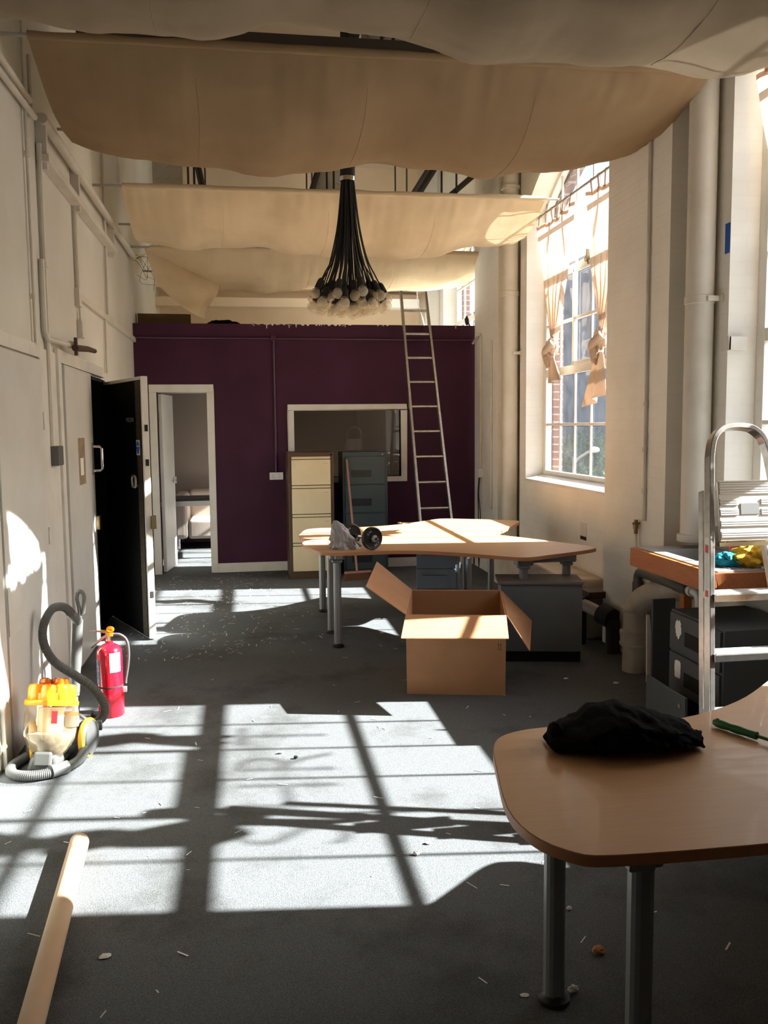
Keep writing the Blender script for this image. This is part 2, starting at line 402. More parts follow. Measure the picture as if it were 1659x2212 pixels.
def dup(root, loc, label=None):
    r = root.copy(); COL.objects.link(r); r.location = loc
    if label: r['label'] = label
    for ch in root.children:
        c = ch.copy(); COL.objects.link(c); c.parent = r
        for g in ch.children:
            d = g.copy(); COL.objects.link(d); d.parent = c
    return r
def text(name, body, size, M, m, parent, depth=0.0006, aligned='CENTER'):
    cu = bpy.data.curves.new(name, 'FONT'); cu.body = body; cu.size = size; cu.extrude = depth; cu.align_x = aligned; cu.align_y = 'CENTER'
    tmp = bpy.data.objects.new(name+'_t', cu); COL.objects.link(tmp)
    bpy.context.view_layer.update()
    me = bpy.data.meshes.new_from_object(tmp.evaluated_get(bpy.context.evaluated_depsgraph_get()))
    bpy.data.objects.remove(tmp)
    off = OFF.get(parent.name, Vector()) if parent else Vector()
    me.transform(Matrix.Translation(-off) @ M)
    me.materials.clear(); me.materials.append(MATS[m])
    o = bpy.data.objects.new(name, me); COL.objects.link(o)
    if parent: o.parent = parent
    OFF[o.name] = off
    return o
def spline(pts, n=8, closed=False):
    P_ = [Vector(p) for p in pts]; out = []; N = len(P_)
    rng = range(N) if closed else range(N-1)
    for i in rng:
        if closed: a, b, c, d = P_[i-1], P_[i], P_[(i+1) % N], P_[(i+2) % N]
        else: a, b, c, d = P_[max(i-1, 0)], P_[i], P_[i+1], P_[min(i+2, N-1)]
        for k in range(n):
            t = k/n
            out.append(0.5*((2*b)+(c-a)*t+(2*a-5*b+4*c-d)*t*t+(3*b-a-3*c+d)*t**3))
    if not closed: out.append(P_[-1])
    return out
def frame(px, py, pz, o):
    return Matrix(((px[0], py[0], pz[0], o[0]), (px[1], py[1], pz[1], o[1]), (px[2], py[2], pz[2], o[2]), (0, 0, 0, 1)))
def rotz(a, o=(0, 0, 0)):
    return Matrix.Translation(Vector(o)) @ Matrix.Rotation(a, 4, 'Z')

# ================================================================== SETTING
XL, XP, XB, XG = -1.19, 2.60, 2.78, 2.98      # left wall, pier face, bay wall, window glass
YP = 9.97                                        # purple partition face
ZT = 5.4
Y0, YE = -2.2, 13.2
MB().box(-2.6, 3.3, Y0-0.2, YE+0.2, -0.12, 0).build('floor', 'carpet', kind='structure')
MB().box(-1.6, 3.3, Y0-0.2, YE+0.2, ZT, ZT+0.1).build('ceiling', 'ceiling', kind='structure')
# left wall with the opening of the double door
MB().box(XL-0.25, XL, Y0-0.2, 6.92, 0, ZT).box(XL-0.25, XL, 6.92, 7.80, 2.035, ZT).box(XL-0.25, XL, 7.80, YE+0.2, 0, ZT).build('wall_left', 'plaster', kind='structure')
MB().box(-2.55, -2.45, 6.0, 8.8, 0, 2.6).box(-2.55, -1.44, 6.0, 6.1, 0, 2.6).box(-2.55, -1.44, 8.7, 8.8, 0, 2.6).box(-2.55, -1.44, 6.0, 8.8, 2.5, 2.6).build('wall_side', 'black_and_shade', kind='structure')  # corridor walls blackened to put shade into the door opening
MB().box(XL, 3.2, Y0-0.2, Y0, 0, ZT).build('wall_near', 'purple', kind='structure')  # unseen end wall, made dark to cut bounced light
MB().box(XL, 3.2, YE, YE+0.2, 0, ZT).build('wall_far', 'lit_loft_wall', kind='structure')
# window wall: piers, bay walls with arched openings, slots beside the pipes coloured dark for their deep shade
bays = [7.37, 3.62, 11.12]
wr = MB(); gaps = MB(); outer = MB(); sills = MB(); ledges = MB()
def arch_top(yc, y): return 4.16-0.42*((y-yc)/1.2)**2
for yc in bays:
    a, b = yc-1.20, yc+1.20                      # opening
    pe, pf = yc-1.22, yc+1.58                    # neighbouring pier faces
    arc = [(b-(b-a)*k/20, arch_top(yc, b-(b-a)*k/20)) for k in range(21)]
    wr.prism([(a, ZT), (a, arch_top(yc, a))]+list(reversed(arc))[1:-1]+[(b, arch_top(yc, b)), (b, ZT)], XB, 3.05, 'X')
    wr.box(XB, 3.05, a, b, 0, 1.085)
    wr.box(XB, 3.05, pe, a, 0, ZT)
    wr.box(XB, 3.05, b, yc+1.405, 0, ZT)
    wr.box(XB, 3.05, yc+1.485, pf, 0, ZT)
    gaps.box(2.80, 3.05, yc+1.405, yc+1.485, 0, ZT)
    wr.box(XP, 3.05, pf, pf+0.95, 0, ZT)
    sills.prism([(XB-0.015, 1.06), (XB-0.015, 1.088), (XG+0.04, 1.135), (XG+0.04, 1.06)], a, b, 'Y')
    outer.prism([(a-0.3, ZT), (a-0.3, 0.9), (a+0.06, 0.9), (a+0.06, arch_top(yc, a))]+[(y, z-0.06) for y, z in list(reversed(arc))[1:-1]]+[(b-0.05, arch_top(yc, b)), (b-0.05, 0.9), (b+0.3, 0.9), (b+0.3, ZT)], 3.06, 3.15, 'X')
    ledges.box(2.50, XB, yc-1.05, yc+1.40, 0, 0.40)
    outer.box(3.06, 3.15, yc+1.505, yc+2.25, -3, ZT)
    outer.box(3.06, 3.17, a-0.3, b+0.3, -3, 0.9)
wr.build('wall_right', 'white_brick', kind='structure')
gaps.build('trim_1', 'gap_shade', kind='structure')
outer.build('wall_outer', 'red_brick', kind='structure')
sills.build('trim_2', 'white_paint', kind='structure')
ledges2 = MB().box(2.50, XB-0.003, 6.55, 8.85, 0, 0.40)
ledges2.build('trim_3', 'ledge', kind='structure', bevel=0.015)
# unseen window wall behind the camera, left solid to keep the sun out
MB().box(XB, 3.05, Y0-0.2, 2.40, 0, ZT).build('wall_right_near', 'white_brick', kind='structure')
# purple partition with its doorway and window, office behind
px0, px1 = -0.965, -0.425
wx0, wx1, wz0, wz1 = 0.53, 1.745, 1.05, 1.81
pw = MB()
pw.box(XL, px0, YP, YP+0.12, 0, 2.76).box(px0, px1, YP, YP+0.12, 2.02, 2.76).box(px1, wx0, YP, YP+0.12, 0, 2.76)
pw.box(wx0, wx1, YP, YP+0.12, 0, wz0).box(wx0, wx1, YP, YP+0.12, wz1, 2.76).box(wx1, XP+0.02, YP, YP+0.12, 0, 2.76)
pw.build('wall_partition', 'purple', kind='structure')
MB().box(XL, XP, YP+0.12, YE, 2.62, 2.70).build('ceiling', 'white_paint', kind='structure')
MB().box(XL+0.02, XP, 12.75, 12.85, 0, 2.62).build('wall_back', 'office_wall', kind='structure')
MB().box(XL, XL+0.02, YP+0.12, 12.75, 0, 2.62).build('wall_left', 'purple', kind='structure')
MB().box(px1+0.07, wx0, YP-0.018, YP, 0, 0.105).box(wx0, XP, YP-0.018, YP, 0, 0.105).build('baseboard_back', 'white_paint', kind='structure', bevel=0.004)
MB().box(XL, XL+0.015, 7.9, YP-0.02, 0, 0.1).build('baseboard_left', 'white_paint', kind='structure', bevel=0.004)
# beams beyond the partition
bmo = MB().box(XL, 1.9, 12.6, 12.85, 3.30, 3.42).box(XL, XP, 12.7, 12.95, 3.56, 3.70)
bmo.build('trim_4', 'lit_loft_wall', kind='structure')
MB().box(2.0, 2.48, 12.55, 12.8, 3.30, 3.42).build('trim_5', 'white_paint', kind='structure')
# chipped upper edge of the purple wall
ch = MB()
for k in range(60):
    x = random.uniform(-0.4, 1.15) if k < 52 else random.uniform(1.15, 2.5)
    if -0.45 < x < -0.02: continue
    w_, h_ = random.uniform(0.006, 0.05), random.uniform(0.003, 0.016)
    if k % 9 == 0: w_, h_ = 0.012, random.uniform(0.02, 0.05)
    z1 = 2.763; z0 = 2.757-h_
    ch.prism([(x, z1), (x+w_*0.15, z0+h_*random.uniform(.2, .7)), (x+w_*random.uniform(.35, .6), z0), (x+w_*0.85, z0+h_*random.uniform(.1, .8)), (x+w_, z1)], YP-0.0015, YP+0.01, 'Y')
ch.build('trim_6', 'scrap_white', kind='structure')

# windows (metal casements with thick transom bars)
def window(n, yc):
    t = thing('window_%d' % n, None, None, (XG, yc, 1.13), kind='structure')
    a, b = yc-1.15, yc+1.15
    fr = MB()
    arc = [(a+(b-a)*k/24, arch_top(yc, a+(b-a)*k/24)-0.02) for k in range(25)]
    fr.box(XG-0.02, XG+0.03, a-0.05, b+0.05, 1.125, 1.165)
    fr.box(XG-0.02, XG+0.03, a-0.05, a+0.03, 1.165, arch_top(yc, a)).box(XG-0.02, XG+0.03, b-0.03, b+0.05, 1.165, arch_top(yc, b))
    for (y1, z1), (y2, z2) in zip(arc[:-1], arc[1:]):
        fr.prism([(y1, z1-0.035), (y2, z2-0.035), (y2, z2+0.04), (y1, z1+0.04)], XG-0.02, XG+0.03, 'X')
    for z, th in ((1.623, .013), (2.126, .038), (2.583, .013), (3.042, .03), (3.50, .013)):
        fr.box(XG-0.015, XG+0.025, a, b, z-th, z+th)
    fr.build('frame', 'white_paint', t, bevel=0.003)
    mu = MB()
    for k in range(1, 6):
        y = a+(b-a)*k/6; th = 0.009
        mu.box(XG-0.006, XG+0.014, y-th, y+th, 1.15, arch_top(yc, y)-0.03)
    # inner casement between the two transoms
    ca, cb = a+(b-a)*2/6, a+(b-a)*4/6
    for (y1, y2, z1, z2) in ((ca-.02, ca+.02, 2.16, 3.02), (cb-.02, cb+.02, 2.16, 3.02), (ca, cb, 2.16, 2.195), (ca, cb, 2.985, 3.02)):
        mu.box(XG-0.028, XG-0.008, y1, y2, z1, z2)
    mu.build('glazing_bar', 'white_paint', t, bevel=0.003)
    g = MB()
    pts = [(a, 1.15), (b, 1.15)]+[(y, z) for y, z in reversed(arc)]
    g.add([(XG+0.012, y, z) for y, z in pts], [tuple(range(len(pts)))])
    g.build('pane', 'pane', t)
    lt = MB().box(XG-0.055, XG-0.03, yc-0.005, yc+0.02, 3.03, 3.12).cyl((XG-0.045, yc+0.01, 3.03), (XG-0.045, yc-0.01, 2.99), 0.008, 8)
    ring = [(XG-0.045, yc+0.045+0.022*math.cos(2*PI*k/14), 3.045+0.022*math.sin(2*PI*k/14)) for k in range(14)]
    lt.tube(ring, 0.004, 6, closed=True)
    lt.build('catch', 'brass', t)
    return t
for n, yc in enumerate(bays): window(n+1, yc)
w2 = None
for o in SC.objects:
    if o.name == 'window_2': w2 = o
# faded lettering film stuck on the panes of the near window (its soft shadows fall on the carpet)
for k, chh in enumerate('SHRT'):
    yy = 2.47+0.383*(0.5+k)+0.383
    text('lettering', chh, 0.46, frame((0, 1, 0), (0, 0, 1), (1, 0, 0), (XG+0.02, yy, 1.875)), 'letter_film', w2, 0.0003)

# ------------------------------------------------------------------ doors
# nearest white door, closed
d1 = thing('door_1', None, None, (XL, 4.7, 0), kind='structure')
MB().box(XL, XL+0.03, 4.42, 5.36, 0.01, 2.02).build('door_leaf', 'door_paint', d1, bevel=0.004)
MB().box(XL, XL+0.022, 5.375, 5.46, 0, 2.035).box(XL, XL+0.022, 4.3, 5.46, 2.035, 2.11).box(XL, XL+0.022, 4.3, 4.405, 0, 2.035).build('door_frame', 'white_paint', d1, bevel=0.004)
MB().box(XL+0.03, XL+0.036, 4.42, 4.66, 0.62, 0.86).build('push_plate', 'white_paint', d1, bevel=0.002)
hg = MB()
for z in (0.95, 1.62): hg.cyl((XL+0.033, 5.368, z), (XL+0.033, 5.368, z+0.1), 0.008, 8)
hg.build('hinge', 'white_paint', d1)
# boarding beside it
MB().box(XL, XL+0.012, 5.46, 5.86, 0, 2.10).build('trim_7', 'white_paint', kind='structure', bevel=0.003)
# double door: white leaf shut, black leaf standing open into the room
d2 = thing('door_2', None, None, (XL, 6.9, 0), kind='structure')
MB().box(XL, XL+0.03, 5.86, 5.95, 0, 2.045).box(XL, XL+0.03, 5.86, 7.70, 2.045, 2.13).build('door_frame', 'white_paint', d2, bevel=0.004)
wl = MB().box(XL, XL+0.045, 5.965, 6.93, 0.01, 2.035).build('door_leaf', 'door_paint', d2, bevel=0.004, label='white leaf kept shut')
hd = MB()
hp = [(XL+0.045, 6.86, 1.31), (XL+0.10, 6.86, 1.31), (XL+0.115, 6.86, 1.325), (XL+0.115, 6.86, 1.475), (XL+0.10, 6.86, 1.49), (XL+0.045, 6.86, 1.49)]
hd.tube(hp, 0.011, 10)
hd.build('handle', 'chrome', wl, smooth=True)
MB().box(XL+0.045, XL+0.05, 6.83, 6.89, 1.28, 1.52).build('handle_plate', 'galv', wl, bevel=0.002)
MB().box(XL+0.045, XL+0.075, 6.885, 6.945, 0.86, 0.965).box(XL+0.05, XL+0.07, 6.94, 6.98, 0.89, 0.93).build('latch', 'brass', wl, bevel=0.004)
MB().box(XL+0.045, XL+0.0465, 6.31, 6.55, 1.235, 1.56).build('notice', 'brown_paper', wl, label='torn brown paper notice')
MB().box(XL+0.045, XL+0.0475, 6.36, 6.48, 1.30, 1.42).build('notice_scrap', 'scrap_white', wl)
MB().box(XL-0.25, XL-0.002, 7.78, 7.80, 0, 2.03).box(XL-0.25, XL-0.002, 6.94, 7.78, 2.01, 2.03).box(XL-0.25, XL+0.006, 7.755, 7.86, 0, 2.03).build('reveal_lining', 'black_and_shade', d2)  # black lining added so the sunlit opening stays dark
MB().box(XL-0.25, XL+0.0, 6.92, 7.80, 0, 0.006).build('threshold', 'black_and_shade', d2)
MB().box(-1.60, -1.58, 6.5, 8.3, 0, 2.3).build('opening_shade', 'black_and_shade', d2)  # black sheet added behind the opening as its shade
A_ = Vector((-1.186, 7.75, 0)); B_ = Vector((-0.775, 6.83, 0)); L_ = (B_-A_).length
dx = (B_-A_).normalized(); nz = Vector((0, 0, 1)); dv = Vector((-dx.y, dx.x, 0))     # dv: away from the camera side
if dv.x < 0: dv = -dv
LM = frame(dx, nz, dx.cross(nz), A_)           # local: x along leaf, y up, z towards the camera side
toward = dx.cross(nz)
sgn = 1 if toward.y < 0 else -1
def leafbox(u0, u1, z0, z1, d0, d1_):
    mb = MB(); c = []
    for (u, d) in ((u0, d0), (u1, d0), (u1, d1_), (u0, d1_)):
        p = A_+dx*u-dv*d; c.append(p)
    mb.hexa([(p.x, p.y, z0) for p in c], [(p.x, p.y, z1) for p in c]); return mb
bl = leafbox(0, L_, 0.012, 2.012, -0.055, -0.004).build('door_leaf', 'white_paint', d2, bevel=0.003, label='open leaf, black outside with a cream painted edge')
leafbox(0.0, L_-0.02, 0.02, 1.985, -0.004, 0.0).build('face_panel', 'black_paint', bl)
leafbox(-0.008, 0.0, 0.012, 2.012, -0.057, 0.0).build('hinge_edge', 'black_paint', bl)
leafbox(L_-0.13, L_-0.02, 0.03, 1.98, 0.0, 0.003).build('mesh_strip', 'worn_edge', bl)
leafbox(L_-0.135, L_-0.055, 1.42, 1.535, 0.003, 0.005).build('fire_door_sign', 'label_white', bl)
dm = MB()
cdisc = A_+dx*(L_-0.095)-dv*0.0062
ring = [cdisc+dx*(0.036*math.cos(2*PI*k/24))+nz*(1.478+0.05*math.sin(2*PI*k/24)) for k in range(24)]
dm.add(ring, [tuple(range(24))]); dm.build('sign_disc', 'tape_blue', bl)
leafbox(L_-0.12, L_-0.07, 1.484, 1.492, 0.0064, 0.007).build('sign_lettering', 'label_white', bl)
po = MB()
q = lambda u, z, d: A_+dx*u-dv*d+nz*z
po.tube(spline([q(L_-.135, 1.185, .004), q(L_-.135, 1.185, .04), q(L_-.135, 1.255, .045), q(L_-.06, 1.255, .045), q(L_-.06, 1.185, .045), q(L_-.135, 1.18, .045)], 4), 0.009, 8)
po.build('pull_handle', 'galv', bl, smooth=True)
leafbox(L_-0.30, L_-0.12, 1.17, 1.27, 0.0, 0.004).build('lock_plate', 'iron', bl)
tm = frame(-dx if sgn < 0 and False else dx, nz, dx.cross(nz), A_+dx*(L_-0.28)-dv*0.004+nz*1.688)
text('lettering', 'WILSON', 0.05, tm, 'galv', bl)
el = MB()
for z in (0.33, 1.34, 1.60): el.box(0.02, 0.045, z, z+0.05, 0.0, 0.003, frame(dv, nz, dx, A_+dx*(L_+0.0005)))
el.build('bolt_keep', 'black_and_shade', bl)
MB().box(0.045, 0.085, 0.86, 0.96, -0.03, 0.02, frame(dv, nz, dx, A_+dx*L_)).build('latch_bolt', 'brass', bl, bevel=0.005)
# door in the partition, opened inwards
d3 = thing('door_3', None, None, (-0.69, YP, 0), kind='structure')
arch_ = MB()
arch_.box(px0-0.08, px0, YP-0.02, YP+0.13, 0, 2.015).box(px1, px1+0.075, YP-0.02, YP+0.13, 0, 2.015).box(px0-0.08, px1+0.075, YP-0.02, YP+0.13, 2.015, 2.10)
arch_.build('door_frame', 'white_paint', d3, bevel=0.006)
dl = MB(rotz(R(82), (px0+0.005, YP+0.11, 0))).box(0, 0.54, -0.04, 0, 0.012, 2.0).build('door_leaf', 'door_paint', d3, bevel=0.003)
MB().box(px0, px0+0.012, YP+0.085, YP+0.105, 1.70, 1.80).box(px0, px0+0.012, YP+0.085, YP+0.105, 0.18, 0.28).build('hinge', 'brass', d3)
MB(rotz(R(82), (px0+0.005, YP+0.11, 0))).box(0.46, 0.50, -0.075, -0.04, 0.98, 1.06).box(0.38, 0.49, -0.08, -0.07, 1.01, 1.03).build('handle', 'chrome', dl)
# window in the partition
w5 = thing('window_4', None, None, (1.14, YP, wz0), kind='structure')
f5 = MB()
f5.box(wx0-0.07, wx0, YP-0.02, YP+0.13, wz0, wz1).box(wx1, wx1+0.07, YP-0.02, YP+0.13, wz0, wz1)
f5.box(wx0-0.07, wx1+0.07, YP-0.02, YP+0.13, wz1, wz1+0.065).box(wx0-0.07, wx1+0.07, YP-0.02, YP+0.13, wz0-0.06, wz0)
f5.build('frame', 'white_paint', w5, bevel=0.005)
MB().add([(wx0, YP+0.03, wz0), (wx1, YP+0.03, wz0), (wx1, YP+0.03, wz1), (wx0, YP+0.03, wz1)], [(0, 1, 2, 3)]).build('pane', 'office_glass', w5)

# ================================================================== OUTSIDE
MB().box(3.3, 70, -40, 80, -3.2, -3.0).build('ground', 'ground', kind='structure')
b = thing('building', 'blue-grey building with pale panels seen through the far window panes', 'building', (10, 28, -3))
MB().box(8.0, 12, 13.5, 48, -3, 5.6).build('wall', 'far_wall', b)
pn = MB()
for k in range(9):
    pn.box(7.96, 8.0, 15.0+k*3.4, 16.3+k*3.4, -0.4+0.4*(k % 2), 4.6)
pn.build('panel', 'far_panel', b)
hb = MB()
rr = random.Random(3)
for k in range(26000):
    y = rr.uniform(11.5, 27); zt = 1.36+0.2*math.sin(y*1.3)+0.16*math.sin(y*3.1)
    z = -1.2+(zt+1.2)*rr.random()**0.7; x = 6.5+rr.uniform(-0.8, 0.8)
    s_ = rr.uniform(0.018, 0.045); n_ = Vector((rr.uniform(-1, 1), rr.uniform(-1, 1), rr.uniform(-1, 1))).normalized(); t_ = n_.orthogonal().normalized(); u_ = n_.cross(t_)
    c_ = Vector((x, y, z))
    hb.add([c_-t_*s_, c_+u_*s_*0.5, c_+t_*s_, c_-u_*s_*0.5], [(0, 1, 2, 3)])
tag(hb.build('hedge', 'leaf_green'), 'dense leafy green hedge outside behind the lower window panes', 'hedge')
sl = thing('street_lamp', 'grey street lamp with curved arm outside in front of the hedge', 'street lamp', (5.6, 14.6, -3))
MB().tube(spline([(5.6, 14.6, -3), (5.6, 14.6, 0.7), (5.58, 14.45, 0.98), (5.55, 14.0, 1.12), (5.5, 13.55, 1.2)], 6), 0.022, 8).build('arm', 'lamp_grey', sl, smooth=True)
MB().blob((5.5, 13.42, 1.215), 0.055, 0.15, 0.05).build('lamp_head', 'pvc_white', sl, smooth=True)

# ================================================================== CEILING STRUCTURE AND SHEETS
def truss(y, label):
    t = thing('roof_truss', label, 'roof truss', (0.7, y, 3.95), 'steel roof trusses')
    MB().box(-0.93, XP, y-0.05, y+0.05, 3.93, 3.99).build('bottom_chord', 'truss_paint', t)
    MB().box(XL, XP, y-0.05, y+0.05, 5.22, 5.30).build('top_chord', 'truss_paint', t)
    for i, (x0, z0, x1, z1, r) in enumerate(((-0.60, 5.25, -0.36, 3.97, .028), (1.12, 5.25, 0.70, 3.97, .03), (2.9, 5.2, 1.80, 3.97, .032), (2.55, 4.35, 2.10, 3.97, .03))):
        MB().cyl((min(x0, XP), y, z0), (x1, y, z1), r, 8).build('strut', 'steel_dark', t)
    for x in (-0.52, -0.46, 0.885, 0.957, 2.26, 2.10):
        MB().cyl((x, y-0.03, 3.97), (x, y-0.03, 5.25), 0.011, 6).build('hanger_rod', 'steel_dark', t)
    for x in (-0.75, 0.9):
        gp = MB().box(x-0.13, x+0.17, y+0.055, y+0.07, 3.99, 4.45).build('gusset_plate', 'plaster', t)
        for xx in (x-0.08, x+0.02, x+0.12):
            for z in (4.06, 4.16, 4.28): MB().cyl((xx, y+0.055, z), (xx, y+0.04, z), 0.018, 8).build('rivet', 'plaster', gp)
    return t
truss(9.4, 'dark steel roof truss seen in the gap behind the second cloth swag')
truss(5.65, 'dark steel roof truss just above the second cloth swag')
truss(12.3, 'dark steel roof truss farthest back beyond the purple wall')

def swag(label, m, y0, y1, z0, z1, sag, xl, xr, seed, rods=True, endl=0.75, endr=0.65, slope=0.0):
    t = thing('ceiling_sheet', label, 'cloth sheet', ((xl+xr)/2, (y0+y1)/2, z0-sag), 'muslin sheets slung under the ceiling')
    def fn(u, v):
        x = xl+(xr-xl)*u
        k = 1.0
        e = 0.30
        if u < e: k = endl+(1-endl)*math.sin(PI/2*u/e)
        if u > 1-e: k = endr+(1-endr)*math.sin(PI/2*(1-u)/e)
        wob = 0.10*math.sin(u*9.5+seed)+0.06*math.sin(u*21+seed*2.3)+0.03*math.sin(u*47+seed)
        s_ = sag*k*(1+wob)
        y = y0+(y1-y0)*v
        prof = 1-abs(2*v-1)**2.2
        z = z0+(z1-z0)*v-s_*prof
        z += 0.012*noise.noise(Vector((x*2.2, y*6, seed)))+0.006*noise.noise(Vector((x*9, y*3, seed+5)))
        z += 0.008*noise.noise(Vector((x*14, seed, 2)))*(1-prof)
        z += 0.004*noise.noise(Vector((x*18, y*2.5, seed+1)))+0.003*noise.noise(Vector((x*6, y*22, seed+3)))
        x += 0.03*prof*(1 if u < 0.5 else -1)*(abs(2*u-1)**8)*0.5
        return (x, y, z)
    MB().grid(fn, 200, 56).build('cloth', m, t, smooth=True)
    # hem sleeve wrapped round the front rod, with a ragged upper edge
    def hem(u, v):
        x = xl+(xr-xl)*u; a = v*2*PI
        rr_ = 0.019+0.005*noise.noise(Vector((x*5, seed, math.cos(a)))) + (0.010*max(0, math.sin(a))*(0.6+noise.noise(Vector((x*3.2, seed, 9)))))
        return (x, y0-rr_*math.cos(a)*0.85, z0+rr_*math.sin(a))
    MB().grid(hem, 110, 14).build('hem', m, t, smooth=True)
    def band(u, v):
        p = Vector(fn(u, v*0.085)); p.z -= 0.0025; p.y -= 0.003
        return p
    MB().grid(band, 200, 6).build('hem_band', m, t, smooth=True)
    for u in (0.22, 0.47, 0.73):
        pts = [Vector(fn(u+0.004*math.sin(v*9), v))+Vector((0, 0, -0.001)) for v in [k/24 for k in range(2, 16)]]
        MB().tube(pts, 0.002, 4).build('seam', m, t)
    MB().cyl((XL, y0, z0), (min(xr+0.12, XB), y0, z0), 0.011, 8).build('rod', 'galv', t, smooth=True)
    MB().cyl((XL, y1, z1), (min(xr+0.06, XB), y1, z1), 0.011, 8).build('rod', 'galv', t, smooth=True)
    return t
swag('shade-toned cloth swag in front of all the others, above the close desk', 'muslin_dim', 2.5, 4.05, 3.50, 3.52, 0.47, -1.10, 2.66, 1.3, endl=0.9, endr=0.9)
swag('large shade-toned cloth swag above and in front of the bulb chandelier', 'muslin', 4.80, 6.30, 3.575, 3.60, 0.375, -1.03, 2.62, 5.5, endl=0.7, endr=0.4)
swag('cream cloth swag hanging behind the bulb chandelier', 'muslin_lit', 7.66, 9.15, 3.60, 3.62, 0.37, -0.96, 2.66, 2.2)
s4 = swag('rearmost cream cloth swag with one corner fallen over the purple wall', 'muslin_lit', 9.75, 11.2, 3.52, 3.52, 0.30, -0.96, 2.66, 5.6)
def tail(u, v):
    a = Vector((-1.02, 9.74, 3.52)); b_ = Vector((-0.27, 10.32, 3.26)); a2 = Vector((-0.90, 9.74, 3.14)); c_ = Vector((-0.405, 9.84, 2.80))
    top = a.lerp(b_, u); bot = a2.lerp(c_, u**0.85)
    bot.z -= 0.05*math.sin(PI*u)
    p = top.lerp(bot, v)
    sw = math.sin(PI*v)*math.sin(PI*min(1, u*1.1))
    p.y += -0.16*sw*u + 0.035*math.sin(v*9+u*5)*v*u
    p.z -= 0.07*sw
    p.x += 0.03*math.sin(v*6)*u
    return p
MB().grid(tail, 40, 20).build('fallen_corner', 'muslin_lit', s4, smooth=True)

# bulb chandelier
CX, CY = 0.775, 6.6
chd = thing('bulb_chandelier', 'chandelier of clear globe bulbs on black cords gathered by a metal band', 'chandelier', (CX, CY, 2.4))
rg = random.Random(11)
spots = []
rings = [(0.0, 1), (0.075, 6), (0.15, 11), (0.225, 16), (0.29, 19)]
for r_, n_ in rings:
    for k in range(n_):
        a = 2*PI*k/n_+rg.uniform(-.12, .12)+r_*9
        rr_ = r_+rg.uniform(-.012, .012)
        spots.append((rr_*math.cos(a), rr_*math.sin(a), 2.45+0.04*(r_/0.29)**2+(0.055 if k % 2 else -0.015)+rg.uniform(-.012, .012), r_))
bprof = [(0.012, 0.095), (0.013, 0.082), (0.018, 0.070), (0.027, 0.055), (0.0325, 0.038), (0.0335, 0.028), (0.031, 0.014), (0.023, 0.0035), (0.011, -0.003), (0.001, -0.005)]
bprof = [(r_*1.13 if z < 0.07 else r_, z) for r_, z in reversed(bprof)]
bm_ = None
MB().cyl((CX, CY, 3.44), (CX+0.03, CY, ZT), 0.055, 16).build('cord_bundle', 'rubber', chd, smooth=True)
MB().lathe([(0.052, 3.405), (0.057, 3.408), (0.057, 3.438), (0.052, 3.441)], 20, Matrix.Translation((CX, CY, 0))).build('clamp_band', 'chrome', chd, smooth=True)
bulb0 = sock0 = None
for (x, y, z, r_) in spots:
    tilt = 0.9*r_/0.29*0.55
    ang = math.atan2(y, x) if r_ > 0 else 0
    axis = Vector((-math.sin(ang), math.cos(ang), 0))
    Mx = Matrix.Translation((CX+x, CY+y, z)) @ Matrix.Rotation(-tilt, 4, axis)
    if bulb0 is None:
        bulb0 = MB(Matrix.Translation((CX, CY, 2.4))).lathe(bprof, 14).build('bulb', 'bulb_glass', chd, smooth=True)
        sock0 = MB(Matrix.Translation((CX, CY, 2.4))).lathe([(0.0235, 0.074), (0.0235, 0.135), (0.019, 0.150), (0.008, 0.160), (0.005, 0.168)], 12).build('socket', 'rubber', chd, smooth=True)
        bu, so = bulb0, sock0
    else:
        bu = bulb0.copy(); COL.objects.link(bu); so = sock0.copy(); COL.objects.link(so)
        bu.parent = chd; so.parent = chd
    ML = Matrix.Translation(-Vector((CX, CY, 2.4))) @ Mx
    bu.matrix_basis = ML; so.matrix_basis = ML
    top = Mx @ Vector((0, 0, 0.155)); top2 = Mx @ Vector((0, 0, 0.24))
    k = 0.045/0.3
    end = Vector((CX+x*k, CY+y*k, 3.42)); mid = Vector((CX+x*(k+0.10), CY+y*(k+0.10), 3.10)); m2 = Vector((CX+x*0.42, CY+y*0.42, 2.86))
    jit = Vector((rg.uniform(-.012, .012), rg.uniform(-.012, .012), 0))
    MB().tube(spline([top, top.lerp(top2, 0.7), m2+jit, mid+jit*.7, end], 5), 0.0052, 6).build('cord', 'rubber', chd, smooth=True)

